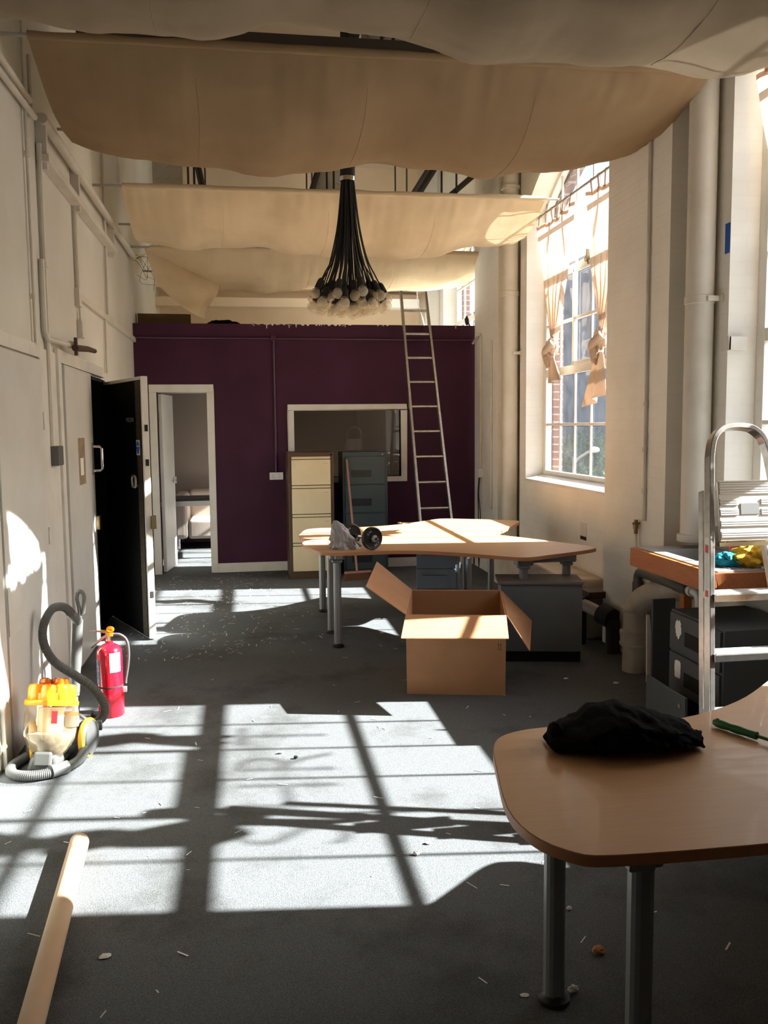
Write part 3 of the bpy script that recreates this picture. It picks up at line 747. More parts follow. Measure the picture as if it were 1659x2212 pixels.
# ================================================================== CURTAINS
def curtain_rod(name_label, yc):
    o = MB().tube([(2.87, yc-1.22, 3.63), (2.87, yc+1.22, 3.63)], 0.011, 10).build('curtain_rod', 'galv', smooth=True)
    tag(o, name_label, 'curtain rod')
curtain_rod('thin metal curtain rod across the far window', bays[0])
curtain_rod('thin metal curtain rod across the near window above the sink', bays[1])
def curtain(label, ya, yb, yk, zk, tail_w, tail_z, seed, tail_dy=0.0, zr=3.63):
    t = thing('curtain', label, 'curtain', (2.86, yk, tail_z), 'pale curtains tied in knots')
    ztop = zr-0.085
    def fn(u, v):
        w_ = u+0.045*math.sin(u*2*PI*5+seed)*min(1.0, 0.25+v)      # folds lie over each other
        ytop = ya+(yb-ya)*w_
        e = v**1.5
        # outer edges hang almost straight then sweep in
        y = ytop+(yk+(u-0.5)*0.07-ytop)*(e*0.5+0.5*v)
        x = 2.86+0.034*math.cos(u*2*PI*5+seed)*(0.35+0.65*v)*(1-0.25*v)+0.015*noise.noise(Vector((u*4, v*3, seed)))-0.02*v
        z = ztop+(zk-ztop)*v-0.03*math.sin(PI*u)*(1-v)+0.012*math.sin(u*2*PI*4+seed)*(1-v)
        return (x, y, z)
    MB().grid(fn, 90, 40).build('cloth', 'curtain_cloth', t, smooth=True)
    def hm(u, v):
        p = Vector(fn(u, v*0.035)); p.x -= 0.004; p.z += 0.006
        return p
    MB().grid(hm, 90, 3).build('hem', 'curtain_hem', t, smooth=True)
    n = 6
    for k in range(n):
        u = (k+0.5)/n; p = Vector(fn(u, 0)); w_ = 0.018
        mb = MB(); loop = []
        for a in range(11):
            an = PI*a/10
            loop.append((2.87-0.014*math.cos(an), zr+0.014*math.sin(an)))
        loop = [(p.x-0.003, p.z-0.01)]+loop+[(p.x+0.006, p.z-0.01)]
        vv = []
        for (x, z) in loop:
            vv += [(x, p.y-w_+0.3*(zr-z)*0.2, z), (x, p.y+w_, z)]
        ff = [(2*i, 2*i+1, 2*i+3, 2*i+2) for i in range(len(loop)-1)]
        mb.add(vv, ff); mb.build('tab', 'curtain_hem', t)
    kn = MB()
    kn.blob((2.82, yk, zk-0.06), 0.055, 0.085, 0.085, 0.35, 3.2, seed=seed)
    kn.blob((2.80, yk+0.03, zk-0.15), 0.05, 0.07, 0.10, 0.4, 3.5, seed=seed+3)
    kn.tube(spline([(2.80, yk-0.08, zk-0.03), (2.76, yk-0.01, zk-0.09), (2.79, yk+0.08, zk-0.13), (2.84, yk+0.05, zk-0.2)], 6), 0.035, 10)
    kn.build('knot', 'curtain_cloth', t, smooth=True)
    def tl(u, v):
        w_ = 0.05+(tail_w-0.05)*v**0.8
        y = yk+(u-0.5)*w_*2+tail_dy*v
        x = 2.81+0.03*math.sin(u*2*PI*2+seed)*(0.4+v)
        z = zk-0.16+(tail_z-zk+0.16)*v*(1-0.28*abs(u-0.75)*(1 if tail_w > 0.12 else 0.6))
        return (x, y, z)
    MB().grid(tl, 30, 14).build('tail', 'curtain_cloth', t, smooth=True, solid=0.003)
    return t
curtain('knotted curtain on the far window with a short lumpy tail', 7.50, 8.52, 7.93, 2.40, 0.08, 2.0, 0.5, -0.10)
curtain('knotted curtain on the far window with a wide flared tail', 6.25, 7.22, 6.80, 2.36, 0.22, 1.76, 2.0, 0.15)
curtain('knotted curtain on the near window beside the blue tape', 3.72, 4.72, 4.20, 2.42, 0.10, 1.95, 3.3, -0.05)
curtain('knotted curtain on the near window, on the side away from the drain pipe', 2.5, 3.5, 3.05, 2.40, 0.16, 1.85, 4.4, 0.1)

# ================================================================== PIPES AND CONDUITS
def conduit(label, pts, r=0.011, m='pipe_paint', clips=(), name='conduit', group='painted conduits', cat='conduit', seg=8, extra=False):
    if not clips and not extra:
        return tag(MB().tube(pts, r, seg).build(name, m, smooth=True), label, cat, group)
    t = thing(name, label, cat, pts[0], group)
    MB().tube(pts, r, seg).build('pipe', m, t, smooth=True)
    for c_, ax in clips:
        c = Vector(c_); d_ = Vector(ax)
        MB().cyl(c-d_*0.014, c+d_*0.014, r*1.55, 10).build('clip', m, t, smooth=True)
    return t
xw = XL+0.02
conduit('slim white conduit running up the left wall beside the first white door', [(xw, 5.31, 2.10), (xw, 5.31, 3.95)], 0.009, clips=[((xw, 5.31, 2.37), (0, 0, 1)), ((xw, 5.31, 3.15), (0, 0, 1))])
conduit('white conduit dropping between the two left doors to the grey box', [(xw, 5.62, 1.50), (xw, 5.62, 3.30)], 0.016, clips=[((xw, 5.62, 2.6), (0, 0, 1))])
t = conduit('painted gas pipe with elbow and brown valve above the double door', [(xw, 5.55, 2.62), (xw, 5.55, 2.20), (xw+0.01, 5.57, 2.165), (xw+0.02, 5.62, 2.16), (xw+0.05, 6.12, 2.17)], 0.017, name='gas_pipe', cat='pipe', extra=True)
MB().cyl((xw+0.05, 6.05, 2.17), (xw+0.055, 6.22, 2.175), 0.026, 10).build('valve_body', 'pipe_paint', t, smooth=True)
MB().tube([(xw+0.085, 6.02, 2.145), (xw+0.085, 6.5, 2.18), (xw+0.085, 6.78, 2.19)], [0.022, 0.02, 0.017], 8).tube([(xw+0.085, 6.05, 2.10), (xw+0.085, 6.05, 2.215)], 0.012, 8).build('valve_lever', 'dark_wood', t, smooth=True)
conduit('white conduit hanging down the left wall to a small socket', [(xw, 6.70, 2.62), (xw, 6.69, 3.25)], 0.016)
o = MB().box(XL, XL+0.035, 6.66, 6.76, 2.50, 2.63).box(XL, XL+0.04, 6.70, 6.79, 2.28, 2.40).cyl((xw, 6.745, 2.40), (xw, 6.735, 2.5), 0.01, 8).build('wall_switch', 'pipe_paint', bevel=0.004)
tag(o, 'small painted switch box with a fitting below on the left wall', 'switch')
o = MB().box(XL, XL+0.03, 6.78, YP, 2.555, 2.605).build('cable_trunking', 'pipe_paint', bevel=0.003)
tag(o, 'white cable trunking along the left wall towards the purple wall', 'trunking')
conduit('thin white conduit dropping from the trunking to the double door', [(xw, 7.92, 2.10), (xw, 7.94, 2.56)], 0.011)
conduit('thin conduit on the left wall above the trunking, far back', [(xw, 8.1, 2.62), (xw, 8.12, 4.1)], 0.012)
tr = thing('cable_tray', 'long painted cable trough high above the double door', 'cable tray', (XL, 7.0, 3.2))
MB().box(XL, XL+0.075, 5.62, 8.45, 3.20, 3.245).build('lower_channel', 'pipe_paint', tr, bevel=0.004)
MB().cyl((XL+0.05, 5.6, 3.44), (XL+0.05, 9.95, 3.44), 0.03, 12).build('upper_pipe', 'pipe_paint', tr, smooth=True)
for y in (5.66, 6.7, 8.38):
    MB().box(XL, XL+0.06, y-0.02, y+0.02, 3.16, 3.48).build('bracket', 'pipe_paint', tr, bevel=0.003)
tr2 = thing('cable_tray', 'short pair of painted pipes ending on the left wall near the first swag', 'cable tray', (XL, 5.0, 3.35))
MB().cyl((XL+0.03, 4.0, 3.36), (XL+0.03, 5.5, 3.41), 0.018, 10).build('pipe', 'pipe_paint', tr2, smooth=True)
MB().cyl((XL+0.03, 4.0, 3.45), (XL+0.03, 5.38, 3.46), 0.02, 10).build('pipe', 'pipe_paint', tr2, smooth=True)
MB().cyl((XL+0.03, 5.42, 3.42), (XL+0.03, 5.42, 3.72), 0.014, 8).build('bracket', 'pipe_paint', tr2, smooth=True)
wires = MB()
for k in range(6):
    a = Vector((XL+0.05, 9.9, 3.42)); rr_ = random.Random(k)
    wires.tube(spline([a, a+Vector((0.08+rr_.uniform(-.05, .08), -0.05, rr_.uniform(-.08, .05))), a+Vector((0.1+rr_.uniform(-.06, .16), -0.05, -0.15+rr_.uniform(-.1, .1))), a+Vector((0.06+rr_.uniform(-.05, .2), -0.04, -0.3*rr_.random()-.05))], 4), 0.0018, 5)
tag(wires.build('loose_wires', 'dark_wood', smooth=True), 'bunch of loose thin wires at the end of the long pipe', 'wires')
# junction box on the left wall
o = MB().box(XL, XL+0.06, 5.60, 5.74, 1.40, 1.52).build('junction_box', 'vac_grey', bevel=0.006)
tag(o, 'grey junction box on the left wall between the two doors', 'junction box')
# conduits on the purple wall
conduit('purple painted conduit running level across the purple wall', [(XL+0.02, YP-0.012, 2.605), (0.9, YP-0.012, 2.60), (XP, YP-0.012, 2.592)], 0.013, 'purple_gloss')
t = conduit('purple painted conduit dropping to the double socket', [(0.318, YP-0.012, 2.60), (0.322, YP-0.012, 1.125)], 0.014, 'purple_gloss', extra=True)
MB().cyl((0.318, YP-0.002, 2.602), (0.318, YP-0.03, 2.602), 0.034, 14).build('junction_cap', 'purple_gloss', t, smooth=True)
so = thing('double_socket', 'white double power socket on the purple wall by the cream cabinet', 'socket', (0.32, YP, 1.03))
MB().box(0.245, 0.397, YP-0.02, YP, 1.035, 1.118).build('face_plate', 'label_white', so, bevel=0.004)
hs_ = MB()
for x in (0.285, 0.357):
    for (dx_, dz_) in ((0, 0.015), (-0.011, -0.008), (0.011, -0.008)): hs_.box(x+dx_-0.003, x+dx_+0.003, YP-0.0205, YP-0.018, 1.07+dz_-0.004, 1.07+dz_+0.004)
hs_.build('socket_hole', 'ink', so)
# conduits on the far pier
conduit('white conduit on the far pier running down to its socket', [(XP-0.012, 9.585, 1.13), (XP-0.012, 9.585, 2.60), (XP-0.014, 9.62, 2.63), (XP-0.012, 9.95, 2.56)], 0.013, clips=[((XP-0.012, 9.585, 1.75), (0, 0, 1))])
conduit('second white conduit on the near edge of the far pier', [(XP-0.012, 9.16, 0.72), (XP-0.012, 9.16, 2.52)], 0.012)
so2 = thing('wall_socket', 'white socket on the far pier with dark cables hanging below', 'socket', (XP, 9.62, 1.0))
MB().box(XP-0.045, XP, 9.55, 9.67, 1.04, 1.14).build('box', 'label_white', so2, bevel=0.004)
cb_ = MB()
for dy, e in ((0.0, 0.02), (-0.03, -0.03)):
    cb_.tube(spline([(XP-0.03, 9.60+dy, 1.04), (XP-0.035, 9.62+dy, 0.85), (XP-0.03, 9.60+dy+e, 0.6), (XP-0.03, 9.61+dy+e, 0.25), (XP-0.03, 9.60, 0.02)], 6), 0.006, 6)
cb_.build('cable', 'rubber', so2, smooth=True)
# big rainwater pipes
def rain_pipe(label, y, zb, rings):
    t = thing('drain_pipe', label, 'pipe', (2.70, y, zb), 'cream drain pipes')
    MB().cyl((2.69, y, zb), (2.69, y, ZT-0.02), 0.082, 28).build('pipe', 'pipe_paint', t, smooth=True)
    for z, h_, k in rings:
        MB().lathe([(0.082, z-h_/2), (0.082*k, z-h_/2+0.004), (0.082*k, z+h_/2-0.004), (0.082, z+h_/2)], 28, Matrix.Translation((2.69, y, 0))).build('collar', 'pipe_paint', t, smooth=True)
    MB().box(2.76, 2.84, y-0.115, y-0.095, 2.33, 2.37).box(2.69, 2.78, y-0.10, y-0.08, 2.335, 2.365).build('bracket', 'pipe_paint', t)
    return t
rain_pipe('large cream drain pipe rising behind the sink and step ladder', 4.99, 0.90, [(2.35, 0.05, 1.06), (0.925, 0.05, 1.22)])
rain_pipe('cream drain pipe between the far pier and the far window', 8.83, 0.0, [(2.95, 0.05, 1.08), (3.88, 0.09, 1.14), (4.0, 0.04, 1.16)])
# slim conduit and valve on the middle pier
t = conduit('slim white pipe on the middle pier with brass valve at its foot', [(XP-0.014, 5.47, 3.6), (XP-0.014, 5.46, 0.98)], 0.012, clips=[((XP-0.014, 5.465, 1.75), (0, 0, 1)), ((XP-0.014, 5.465, 1.45), (0, 0, 1)), ((XP-0.014, 5.463, 1.18), (0, 0, 1))])
MB().cyl((XP-0.03, 5.545, 0.885), (XP-0.03, 5.545, 0.98), 0.014, 8).cyl((XP-0.03, 5.545, 0.92), (XP-0.03, 5.545, 0.945), 0.021, 6).cyl((XP-0.055, 5.545, 0.955), (XP-0.005, 5.545, 0.955), 0.009, 8).build('valve', 'brass', t, smooth=True)
MB().tube(spline([(XP-0.03, 5.545, 0.89), (XP-0.03, 5.53, 0.82), (XP-0.03, 5.49, 0.70), (XP-0.03, 5.46, 0.60)], 5), 0.01, 8).build('hose', 'pipe_paint', t, smooth=True)
# painted plate with a slot under the far window, tape and brackets on the near bay
o = MB().box(XB-0.004, XB, 6.93, 7.06, 0.66, 0.80).build('vent_plate', 'white_paint')
tag(o, 'peeling painted patch under the far window with a dark slot', 'vent plate')
MB().box(XB-0.006, XB-0.003, 6.93, 7.06, 0.655, 0.685).build('slot', 'black_and_shade', o)
o = MB().box(XB-0.003, XB, 4.825, 4.875, 2.60, 2.77).build('masking_tape', 'tape_blue')
tag(o, 'strip of bright blue tape on the white wall right of the large pipe', 'tape')
o = MB().box(XB-0.015, XB, 4.78, 4.87, 2.04, 2.12).box(XB-0.015, XB+0.10, 4.78, 4.80, 2.04, 2.12).build('wall_batten', 'white_paint', bevel=0.003)
tag(o, 'short white batten screwed across the wall corner below the blue tape', 'batten')
o = MB().box(XB+0.03, XB+0.16, 4.66, 4.81, 3.62, 3.73).build('wall_bracket', 'white_paint', bevel=0.004)
tag(o, 'white block fixed at the top of the near window reveal', 'bracket')

# ================================================================== DESKS
OUT = [(0.22, 0.0), (0.06, 0.045), (0.0, 0.21), (0.04, 0.48), (0.085, 0.66), (0.15, 0.735), (0.27, 0.765), (0.47, 0.755), (0.70, 0.77), (0.95, 0.89), (1.20, 1.10), (1.36, 1.24), (1.46, 1.265), (1.60, 1.20), (1.85, 1.08), (2.00, 0.99), (2.06, 0.91), (2.03, 0.80), (1.82, 0.42), (1.64, 0.12), (1.56, 0.025), (1.46, 0.0), (0.9, 0.0)]
def desk_outline():
    return [(p.x, p.y) for p in spline([(x, y, 0) for x, y in OUT], 5, True)]
def desk(label, x0, y0, sy, legs, zt=0.74, group='curved beech desks'):
    """sy=+1: straight edge at y0, wavy side towards +y; -1 mirrored"""
    t = thing('desk', label, 'desk', (x0+0.9, y0+sy*0.5, 0), group)
    o2 = [(x0+x, y0+sy*y) for x, y in desk_outline()]
    if sy < 0: o2.reverse()
    MB().slab(o2, zt-0.025, zt).build('desktop', 'beech', t)
    cx_ = sum(p[0] for p in o2)/len(o2); cy_ = sum(p[1] for p in o2)/len(o2)
    grow = [(p[0]+(p[0]-cx_)*0.002, p[1]+(p[1]-cy_)*0.002) for p in o2]
    e = MB(); n = len(grow)
    e.slab(grow, zt-0.0255, zt-0.0015); e.build('edge_band', 'beech_edge', t, smooth=True)
    beam = MB()
    L0, L1 = legs[0], legs[1]
    beam.box(x0+0.24, x0+1.5, y0+sy*0.30-0.03, y0+sy*0.30+0.03, zt-0.075, zt-0.03)
    beam.box(x0+1.44, x0+1.50, min(y0+sy*0.30, y0+sy*1.05), max(y0+sy*0.30, y0+sy*1.05), zt-0.075, zt-0.03)
    beam.box(x0+1.50, x0+1.86, y0+sy*1.02-0.03, y0+sy*1.02+0.03, zt-0.075, zt-0.03)
    beam.box(x0+0.21, x0+0.27, min(y0+sy*0.06, y0+sy*0.60), max(y0+sy*0.06, y0+sy*0.60), zt-0.075, zt-0.03)
    beam.build('support_beam', 'desk_grey', t, bevel=0.004)
    for (lx, ly, zb, bracket) in legs:
        X_, Y_ = lx, ly
        sect = []
        for k in range(16):
            a = 2*PI*k/16; r_ = 0.030 if k % 4 else 0.0275
            sect.append((X_+r_*math.cos(a), Y_+r_*math.sin(a)))
        lg = MB().prism(sect, zb+(0.02 if zb == 0 else 0.001), zt-0.07).build('leg', 'desk_grey', t)
        if zb == 0: MB().lathe([(0.034, zb), (0.045, zb+0.004), (0.045, zb+0.016), (0.032, zb+0.024), (0.028, zb+0.03)], 18, Matrix.Translation((X_, Y_, 0))).build('foot', 'black_plastic', lg, smooth=True)
        MB().box(X_-0.06, X_+0.06, Y_-0.05, Y_+0.05, zt-0.085, zt-0.026).box(X_-0.04, X_+0.04, Y_-0.04, Y_+0.04, zt-0.11, zt-0.085).build('leg_bracket', 'desk_grey', lg, bevel=0.012)
    return t
D1 = desk('front one of the two joined desks, with dumbbell and bag on it', 0.40, 6.875, -1, [(0.632, 6.36, 0, 1), (0.625, 6.80, 0, 1), (1.871, 5.805, 0.562, 1), (2.22, 5.905, 0.562, 1)])
D2 = desk('rear one of the two joined desks, by the ladder', 0.40, 6.885, 1, [(0.627, 7.62, 0, 1), (0.66, 6.965, 0, 1), (1.86, 7.30, 0, 1), (1.95, 7.75, 0, 1), (2.22, 7.86, 0, 1)])
D3 = desk('separate curved desk with the black jumper and green tool on it', 0.575, 1.633, 1, [(0.818, 2.24, 0, 1), (0.862, 1.80, 0, 1), (1.90, 2.48, 0, 1)])
sp = MB()
for (x, y, l_) in ((0.845, 2.06, 0.22), (0.905, 2.03, 0.185)):
    sp.hexa([(x-0.004, y-0.003, 0.715-l_), (x+0.004, y-0.003, 0.715-l_), (x+0.004, y+0.003, 0.715-l_), (x-0.004, y+0.003, 0.715-l_)], [(x-0.009, y-0.003, 0.715), (x+0.009, y-0.003, 0.715), (x+0.009, y+0.003, 0.715), (x-0.009, y+0.003, 0.715)])
sp.build('strap', 'rubber', D3)

# grey cabinet carrying the front desk's right end
Mc = rotz(R(-12), (1.985, 5.80, 0))
gc = thing('storage_cabinet', 'low grey cabinet carrying two short legs of the front joined desk', 'cabinet', (1.985, 5.80, 0))
MB(Mc).box(-0.275, 0.275, -0.135, 0.155, 0.075, 0.54).build('body', 'cabinet_grey', gc, bevel=0.004)
MB(Mc).box(-0.297, 0.282, -0.150, 0.165, 0.54, 0.562).build('top', 'cabinet_top', gc, bevel=0.003)
MB(Mc).box(-0.27, 0.27, -0.115, 0.15, 0.0, 0.075).build('plinth', 'black_plastic', gc)
# drawer pedestal below the rear desk
dp = thing('drawer_pedestal', 'blue-grey three drawer pedestal under the rear joined desk', 'drawer unit', (1.57, 7.45, 0))
Mp = rotz(R(-13), (1.40, 7.27, 0))
MB(Mp).box(0, 0.37, 0, 0.52, 0.05, 0.60).build('body', 'cabinet_grey', dp, bevel=0.004)
for k in range(3):
    z0 = 0.07+k*0.175
    dr = MB(Mp).box(0.001, 0.335, -0.018, 0, z0, z0+0.168).build('drawer', 'drawer_blue', dp, bevel=0.003)
    MB(Mp).tube([(0.05, -0.018, z0+0.12), (0.05, -0.045, z0+0.12), (0.26, -0.045, z0+0.12), (0.26, -0.018, z0+0.12)], 0.006, 8).build('handle', 'chrome', dr, smooth=True)
MB(Mp).box(0.03, 0.34, 0.03, 0.49, 0, 0.05).build('plinth', 'black_plastic', dp)

# ================================================================== FILING CABINETS, BROOM
fc = thing('filing_cabinet', 'tall four drawer filing cabinet, cream drawers in a dark brown case', 'filing cabinet', (0.67, 9.62, 0))
MB().box(0.425, 0.908, 9.345, 9.95, 0, 1.352).build('case', 'coffee', fc, bevel=0.004)
for k in range(4):
    z0 = 0.085+k*0.308
    dr = MB().box(0.46, 0.872, 9.328, 9.345, z0, z0+0.268).build('drawer', 'cream', fc, bevel=0.003)
    MB().prism([(9.345, z0+0.272), (9.322, z0+0.278), (9.326, z0+0.298), (9.345, z0+0.302)], 0.462, 0.87, 'X').build('pull_lip', 'cream', dr, bevel=0.002)
    MB().box(0.80, 0.845, 9.3272, 9.328, z0+0.225, z0+0.227).build('label_holder', 'coffee', dr)
MB().cyl((0.885, 9.345, 1.325), (0.885, 9.336, 1.325), 0.011, 12).build('lock', 'chrome', fc, smooth=True)
ft = thing('filing_cabinet', 'tall dark teal filing cabinet with recessed black handles behind the broom', 'filing cabinet', (1.27, 9.7, 0))
MB().box(1.02, 1.515, 9.51, 9.96, 0, 1.345).build('case', 'teal', ft, bevel=0.004)
for k in range(4):
    z0 = 0.06+k*0.312
    dr = MB().box(1.05, 1.485, 9.494, 9.51, z0, z0+0.30).build('drawer', 'teal', ft, bevel=0.003)
    MB().box(1.11, 1.335, 9.492, 9.495, z0+0.075, z0+0.155).build('handle_recess', 'teal_dark', dr)
    MB().box(1.20, 1.30, 9.484, 9.494, z0+0.125, z0+0.14).build('handle', 'teal_dark', dr)
MB().cyl((1.46, 9.51, 1.318), (1.46, 9.50, 1.318), 0.012, 12).build('lock', 'chrome', ft, smooth=True)
br = thing('broom', 'wooden broom with reddish handle leaning on the teal cabinet', 'broom', (1.13, 9.2, 0))
MB().cyl((1.128, 9.20, 0.085), (1.062, 9.48, 1.27), 0.0125, 10).build('handle', 'broom_wood', br, smooth=True)
Mb = rotz(R(12), (1.135, 9.19, 0))
MB(Mb).box(-0.15, 0.15, -0.028, 0.028, 0.062, 0.092).build('head', 'broom_wood', br, bevel=0.012)
MB(Mb).hexa([(-0.165, -0.045, 0), (0.165, -0.045, 0), (0.165, 0.045, 0), (-0.165, 0.045, 0)], [(-0.145, -0.025, 0.063), (0.145, -0.025, 0.063), (0.145, 0.025, 0.063), (-0.145, 0.025, 0.063)]).build('bristles', 'bristle', br)

# ================================================================== LADDERS
ld = thing('ladder', 'tall aluminium ladder leaning against the purple wall', 'ladder', (1.95, 8.95, 0))
def lp(s, side):   # s: 0 floor .. 1 top
    xa, xb = (1.755, 1.735) if side < 0 else (2.125, 2.01)
    b_ = Vector((1.70 if side < 0 else 2.04, 8.62, 0.0)); t_ = Vector((1.765 if side < 0 else 2.035, 9.96, 3.13))
    return b_.lerp(t_, s)
# stiles measured on the wall plane: converge slightly towards the top
LB = (Vector((1.775, 8.75, 0.0)), Vector((2.125, 8.75, 0.0)))
LT = (Vector((1.752, 9.93, 3.12)), Vector((2.035, 9.93, 3.12)))
Ld = (LT[0]-LB[0]).normalized()
for k in (0, 1):
    d_ = (LT[k]-LB[k]).normalized(); side = Vector((1, 0, 0)); nn = d_.cross(side).normalized()
    Mf = frame(side, nn, d_, LB[k])
    stl = MB(Mf).box(-0.013, 0.013, -0.030, 0.030, 0.02, (LT[k]-LB[k]).length).build('stile', 'aluminium', ld, bevel=0.003)
    MB(Mf).box(-0.017, 0.017, -0.035, 0.035, 0.0, 0.06).build('rubber_foot', 'rubber', stl, bevel=0.004)
nr = 11
for k in range(nr):
    s_ = (0.235+0.2875*k)/3.34
    MB().cyl(LB[0].lerp(LT[0], s_), LB[1].lerp(LT[1], s_), 0.0145, 10).build('rung', 'aluminium', ld, smooth=True)

sl_ = thing('step_ladder', 'folded aluminium platform step ladder standing in front of the sink', 'step ladder', (2.0, 3.15, 0))
def stp(side, z):  # front stiles: taper towards the top, lean back
    return Vector((1.690+0.131*z if side < 0 else 2.25-0.07*z, 2.96+0.285*z, z))
top_l, top_r = stp(-1, 1.50), stp(1, 1.50)
loop = [stp(-1, 0.02), stp(-1, 0.8), stp(-1, 1.48)]
loop += [stp(-1, 1.55)+Vector((0.012, 0, 0)), stp(-1, 1.59)+Vector((0.045, 0, 0)), stp(-1, 1.603)+Vector((0.09, 0, 0))]
loop += [stp(1, 1.603)-Vector((0.09, 0, 0)), stp(1, 1.59)-Vector((0.045, 0, 0)), stp(1, 1.55)-Vector((0.012, 0, 0)), stp(1, 1.48), stp(1, 0.8), stp(1, 0.02)]
def flat_bar(mb, pts, w_, d_):
    """rectangular profile swept in the ladder plane"""
    P_ = [Vector(p) for p in pts]; n = len(P_); nrm = Vector((0, -1.0, 0.285)).normalized(); v = []
    for i in range(n):
        tg = (P_[min(i+1, n-1)]-P_[max(i-1, 0)]).normalized(); sd_ = tg.cross(nrm).normalized()
        for (a, b_) in ((-w_, -d_), (w_, -d_), (w_, d_), (-w_, d_)): v.append(P_[i]+sd_*a+nrm*b_)
    f = [(4*i+k, 4*i+(k+1) % 4, 4*i+4+(k+1) % 4, 4*i+4+k) for i in range(n-1) for k in range(4)]
    f += [(3, 2, 1, 0), (4*n-4, 4*n-3, 4*n-2, 4*n-1)]
    mb.add(v, f)
mb = MB(); flat_bar(mb, loop[:3]+spline(loop[2:10], 4)[1:]+loop[10:], 0.011, 0.024); mb.build('front_frame', 'aluminium', sl_, bevel=0.003)
for sd_ in (-1, 1):
    rear = MB()
    rp = []
    for z in (0.02, 0.5, 1.0, 1.22, 1.335):
        rp.append((1.736+0.119*z if sd_ < 0 else 2.215-0.06*z, 3.085+0.275*z, z))
    flat_bar(rear, spline(rp, 3), 0.009, 0.020)
    rear.build('rear_leg', 'aluminium', sl_, bevel=0.003)
for z in (0.28, 0.50, 0.72, 0.945):
    a, b_ = stp(-1, z), stp(1, z)
    mt_ = MB().hexa([(a.x, a.y-0.045, z-0.03), (b_.x, a.y-0.045, z-0.03), (b_.x, a.y+0.05, z-0.03), (a.x, a.y+0.05, z-0.03)], [(a.x, a.y-0.045, z), (b_.x, a.y-0.045, z), (b_.x, a.y+0.05, z), (a.x, a.y+0.05, z)])
    td = mt_.build('tread', 'aluminium', sl_, bevel=0.003)
    rb = MB()
    for k in range(5): rb.box(a.x+0.01, b_.x-0.01, a.y-0.035+k*0.018, a.y-0.029+k*0.018, z, z+0.0025)
    rb.build('grip', 'alu_plate', td)
# platform folded upright
pa = stp(-1, 1.14); tilt = math.atan2(0.285, 1.0)*0.5
PMx = Matrix.Translation((2.005, pa.y-0.02, 1.145)) @ Matrix.Rotation(-tilt, 4, 'X')
pt_ = MB(PMx).box(-0.135, 0.135, -0.008, 0.008, 0, 0.245).build('platform', 'alu_plate', sl_, bevel=0.004)
rb = MB(PMx)
for z in (0.02, 0.065, 0.195, 0.225):
    for k in range(3): rb.box(-0.128, 0.128, -0.0115, -0.008, z-0.004+k*0.009, z+0.001+k*0.009)
for z in (0.11, 0.15):
    for k in range(3): rb.box(-0.128, -0.05, -0.0115, -0.008, z-0.004+k*0.009, z+0.001+k*0.009).box(0.05, 0.128, -0.0115, -0.008, z-0.004+k*0.009, z+0.001+k*0.009)
rb.build('ridge', 'alu_plate', pt_)
MB(PMx).box(-0.04, 0.04, -0.0105, -0.008, 0.108, 0.152).build('maker_plate', 'desk_grey', pt_)
MB(PMx).box(-0.14, 0.14, -0.012, 0.012, -0.02, -0.004).build('hinge_bar', 'brass', pt_)
lb = MB(); lw = MB()
for z0, z1, kind_ in ((0.93, 0.955, 'r'), (1.10, 1.13, 'r'), (0.96, 1.095, 'w'), (1.133, 1.16, 'w')):
    for mb_, kk in ((lb, 'r'), (lw, 'w')):
        if kk == kind_:
            a, b_ = stp(-1, z0), stp(-1, z1)
            mb_.hexa([(a.x-0.0115, a.y-0.018, z0), (a.x-0.0105, a.y-0.018, z0), (a.x-0.0105, a.y+0.012, z0), (a.x-0.0115, a.y+0.012, z0)], [(b_.x-0.0115, b_.y-0.018, z1), (b_.x-0.0105, b_.y-0.018, z1), (b_.x-0.0105, b_.y+0.012, z1), (b_.x-0.0115, b_.y+0.012, z1)])
lb.build('warning_sticker', 'red_plastic', sl_); lw.build('instruction_sticker', 'label_white', sl_)

# ================================================================== CARDBOARD BOX AND TUBE
bx = thing('cardboard_box', 'large open cardboard box with flaps spread on the carpet', 'box', (1.3, 5.35, 0))
ba = math.atan2(-0.139, 0.575)
Mx = rotz(ba, (0.926, 5.134, 0))
bw, bd, bh, th = 0.592, 0.582, 0.53, 0.006
ln, fh = 0.085, 0.505           # the front leans out, so its rim is lower
MB(Mx).hexa([(0, 0, 0), (bw, 0, 0), (bw, th, 0), (0, th, 0)], [(0, -ln, fh), (bw, -ln, fh), (bw, th-ln, fh), (0, th-ln, fh)]).build('front_panel', 'card', bx)
MB(Mx).box(0, bw, bd-th, bd, 0, bh).build('back_panel', 'card_in', bx)
for xs in (0, bw-th):
    MB(Mx).prism([(th, 0), (bd-th, 0), (bd-th, bh), (th-ln, fh)], xs, xs+th, 'X').build('side_panel', 'card', bx)
MB(Mx).box(th, bw-th, th, bd-th, 0, 0.006).build('base', 'card_in', bx)
fl = MB(Mx)   # front flap folded outwards
fl.hexa([(-0.012, -0.335, 0.425), (bw, -0.335, 0.43), (bw, -0.332, 0.435), (-0.012, -0.332, 0.43)], [(0.0, -ln, fh), (bw, -ln, fh), (bw, 0.004-ln, fh+0.004), (0.0, 0.004-ln, fh+0.004)])
fl.build('flap', 'card', bx, label='front flap folded down, bright in the sun')
fl2 = MB(Mx)
fl2.hexa([(0.0, th-ln, fh), (0.0, bd-th, bh), (0.004, bd-th, bh+0.004), (0.004, th-ln, fh+0.004)], [(-0.235, th-ln-0.03, fh+0.175), (-0.235, bd-th+0.03, bh+0.185), (-0.231, bd-th+0.03, bh+0.189), (-0.231, th-ln-0.03, fh+0.179)])
fl2.build('flap', 'card', bx)
fl3 = MB(Mx)
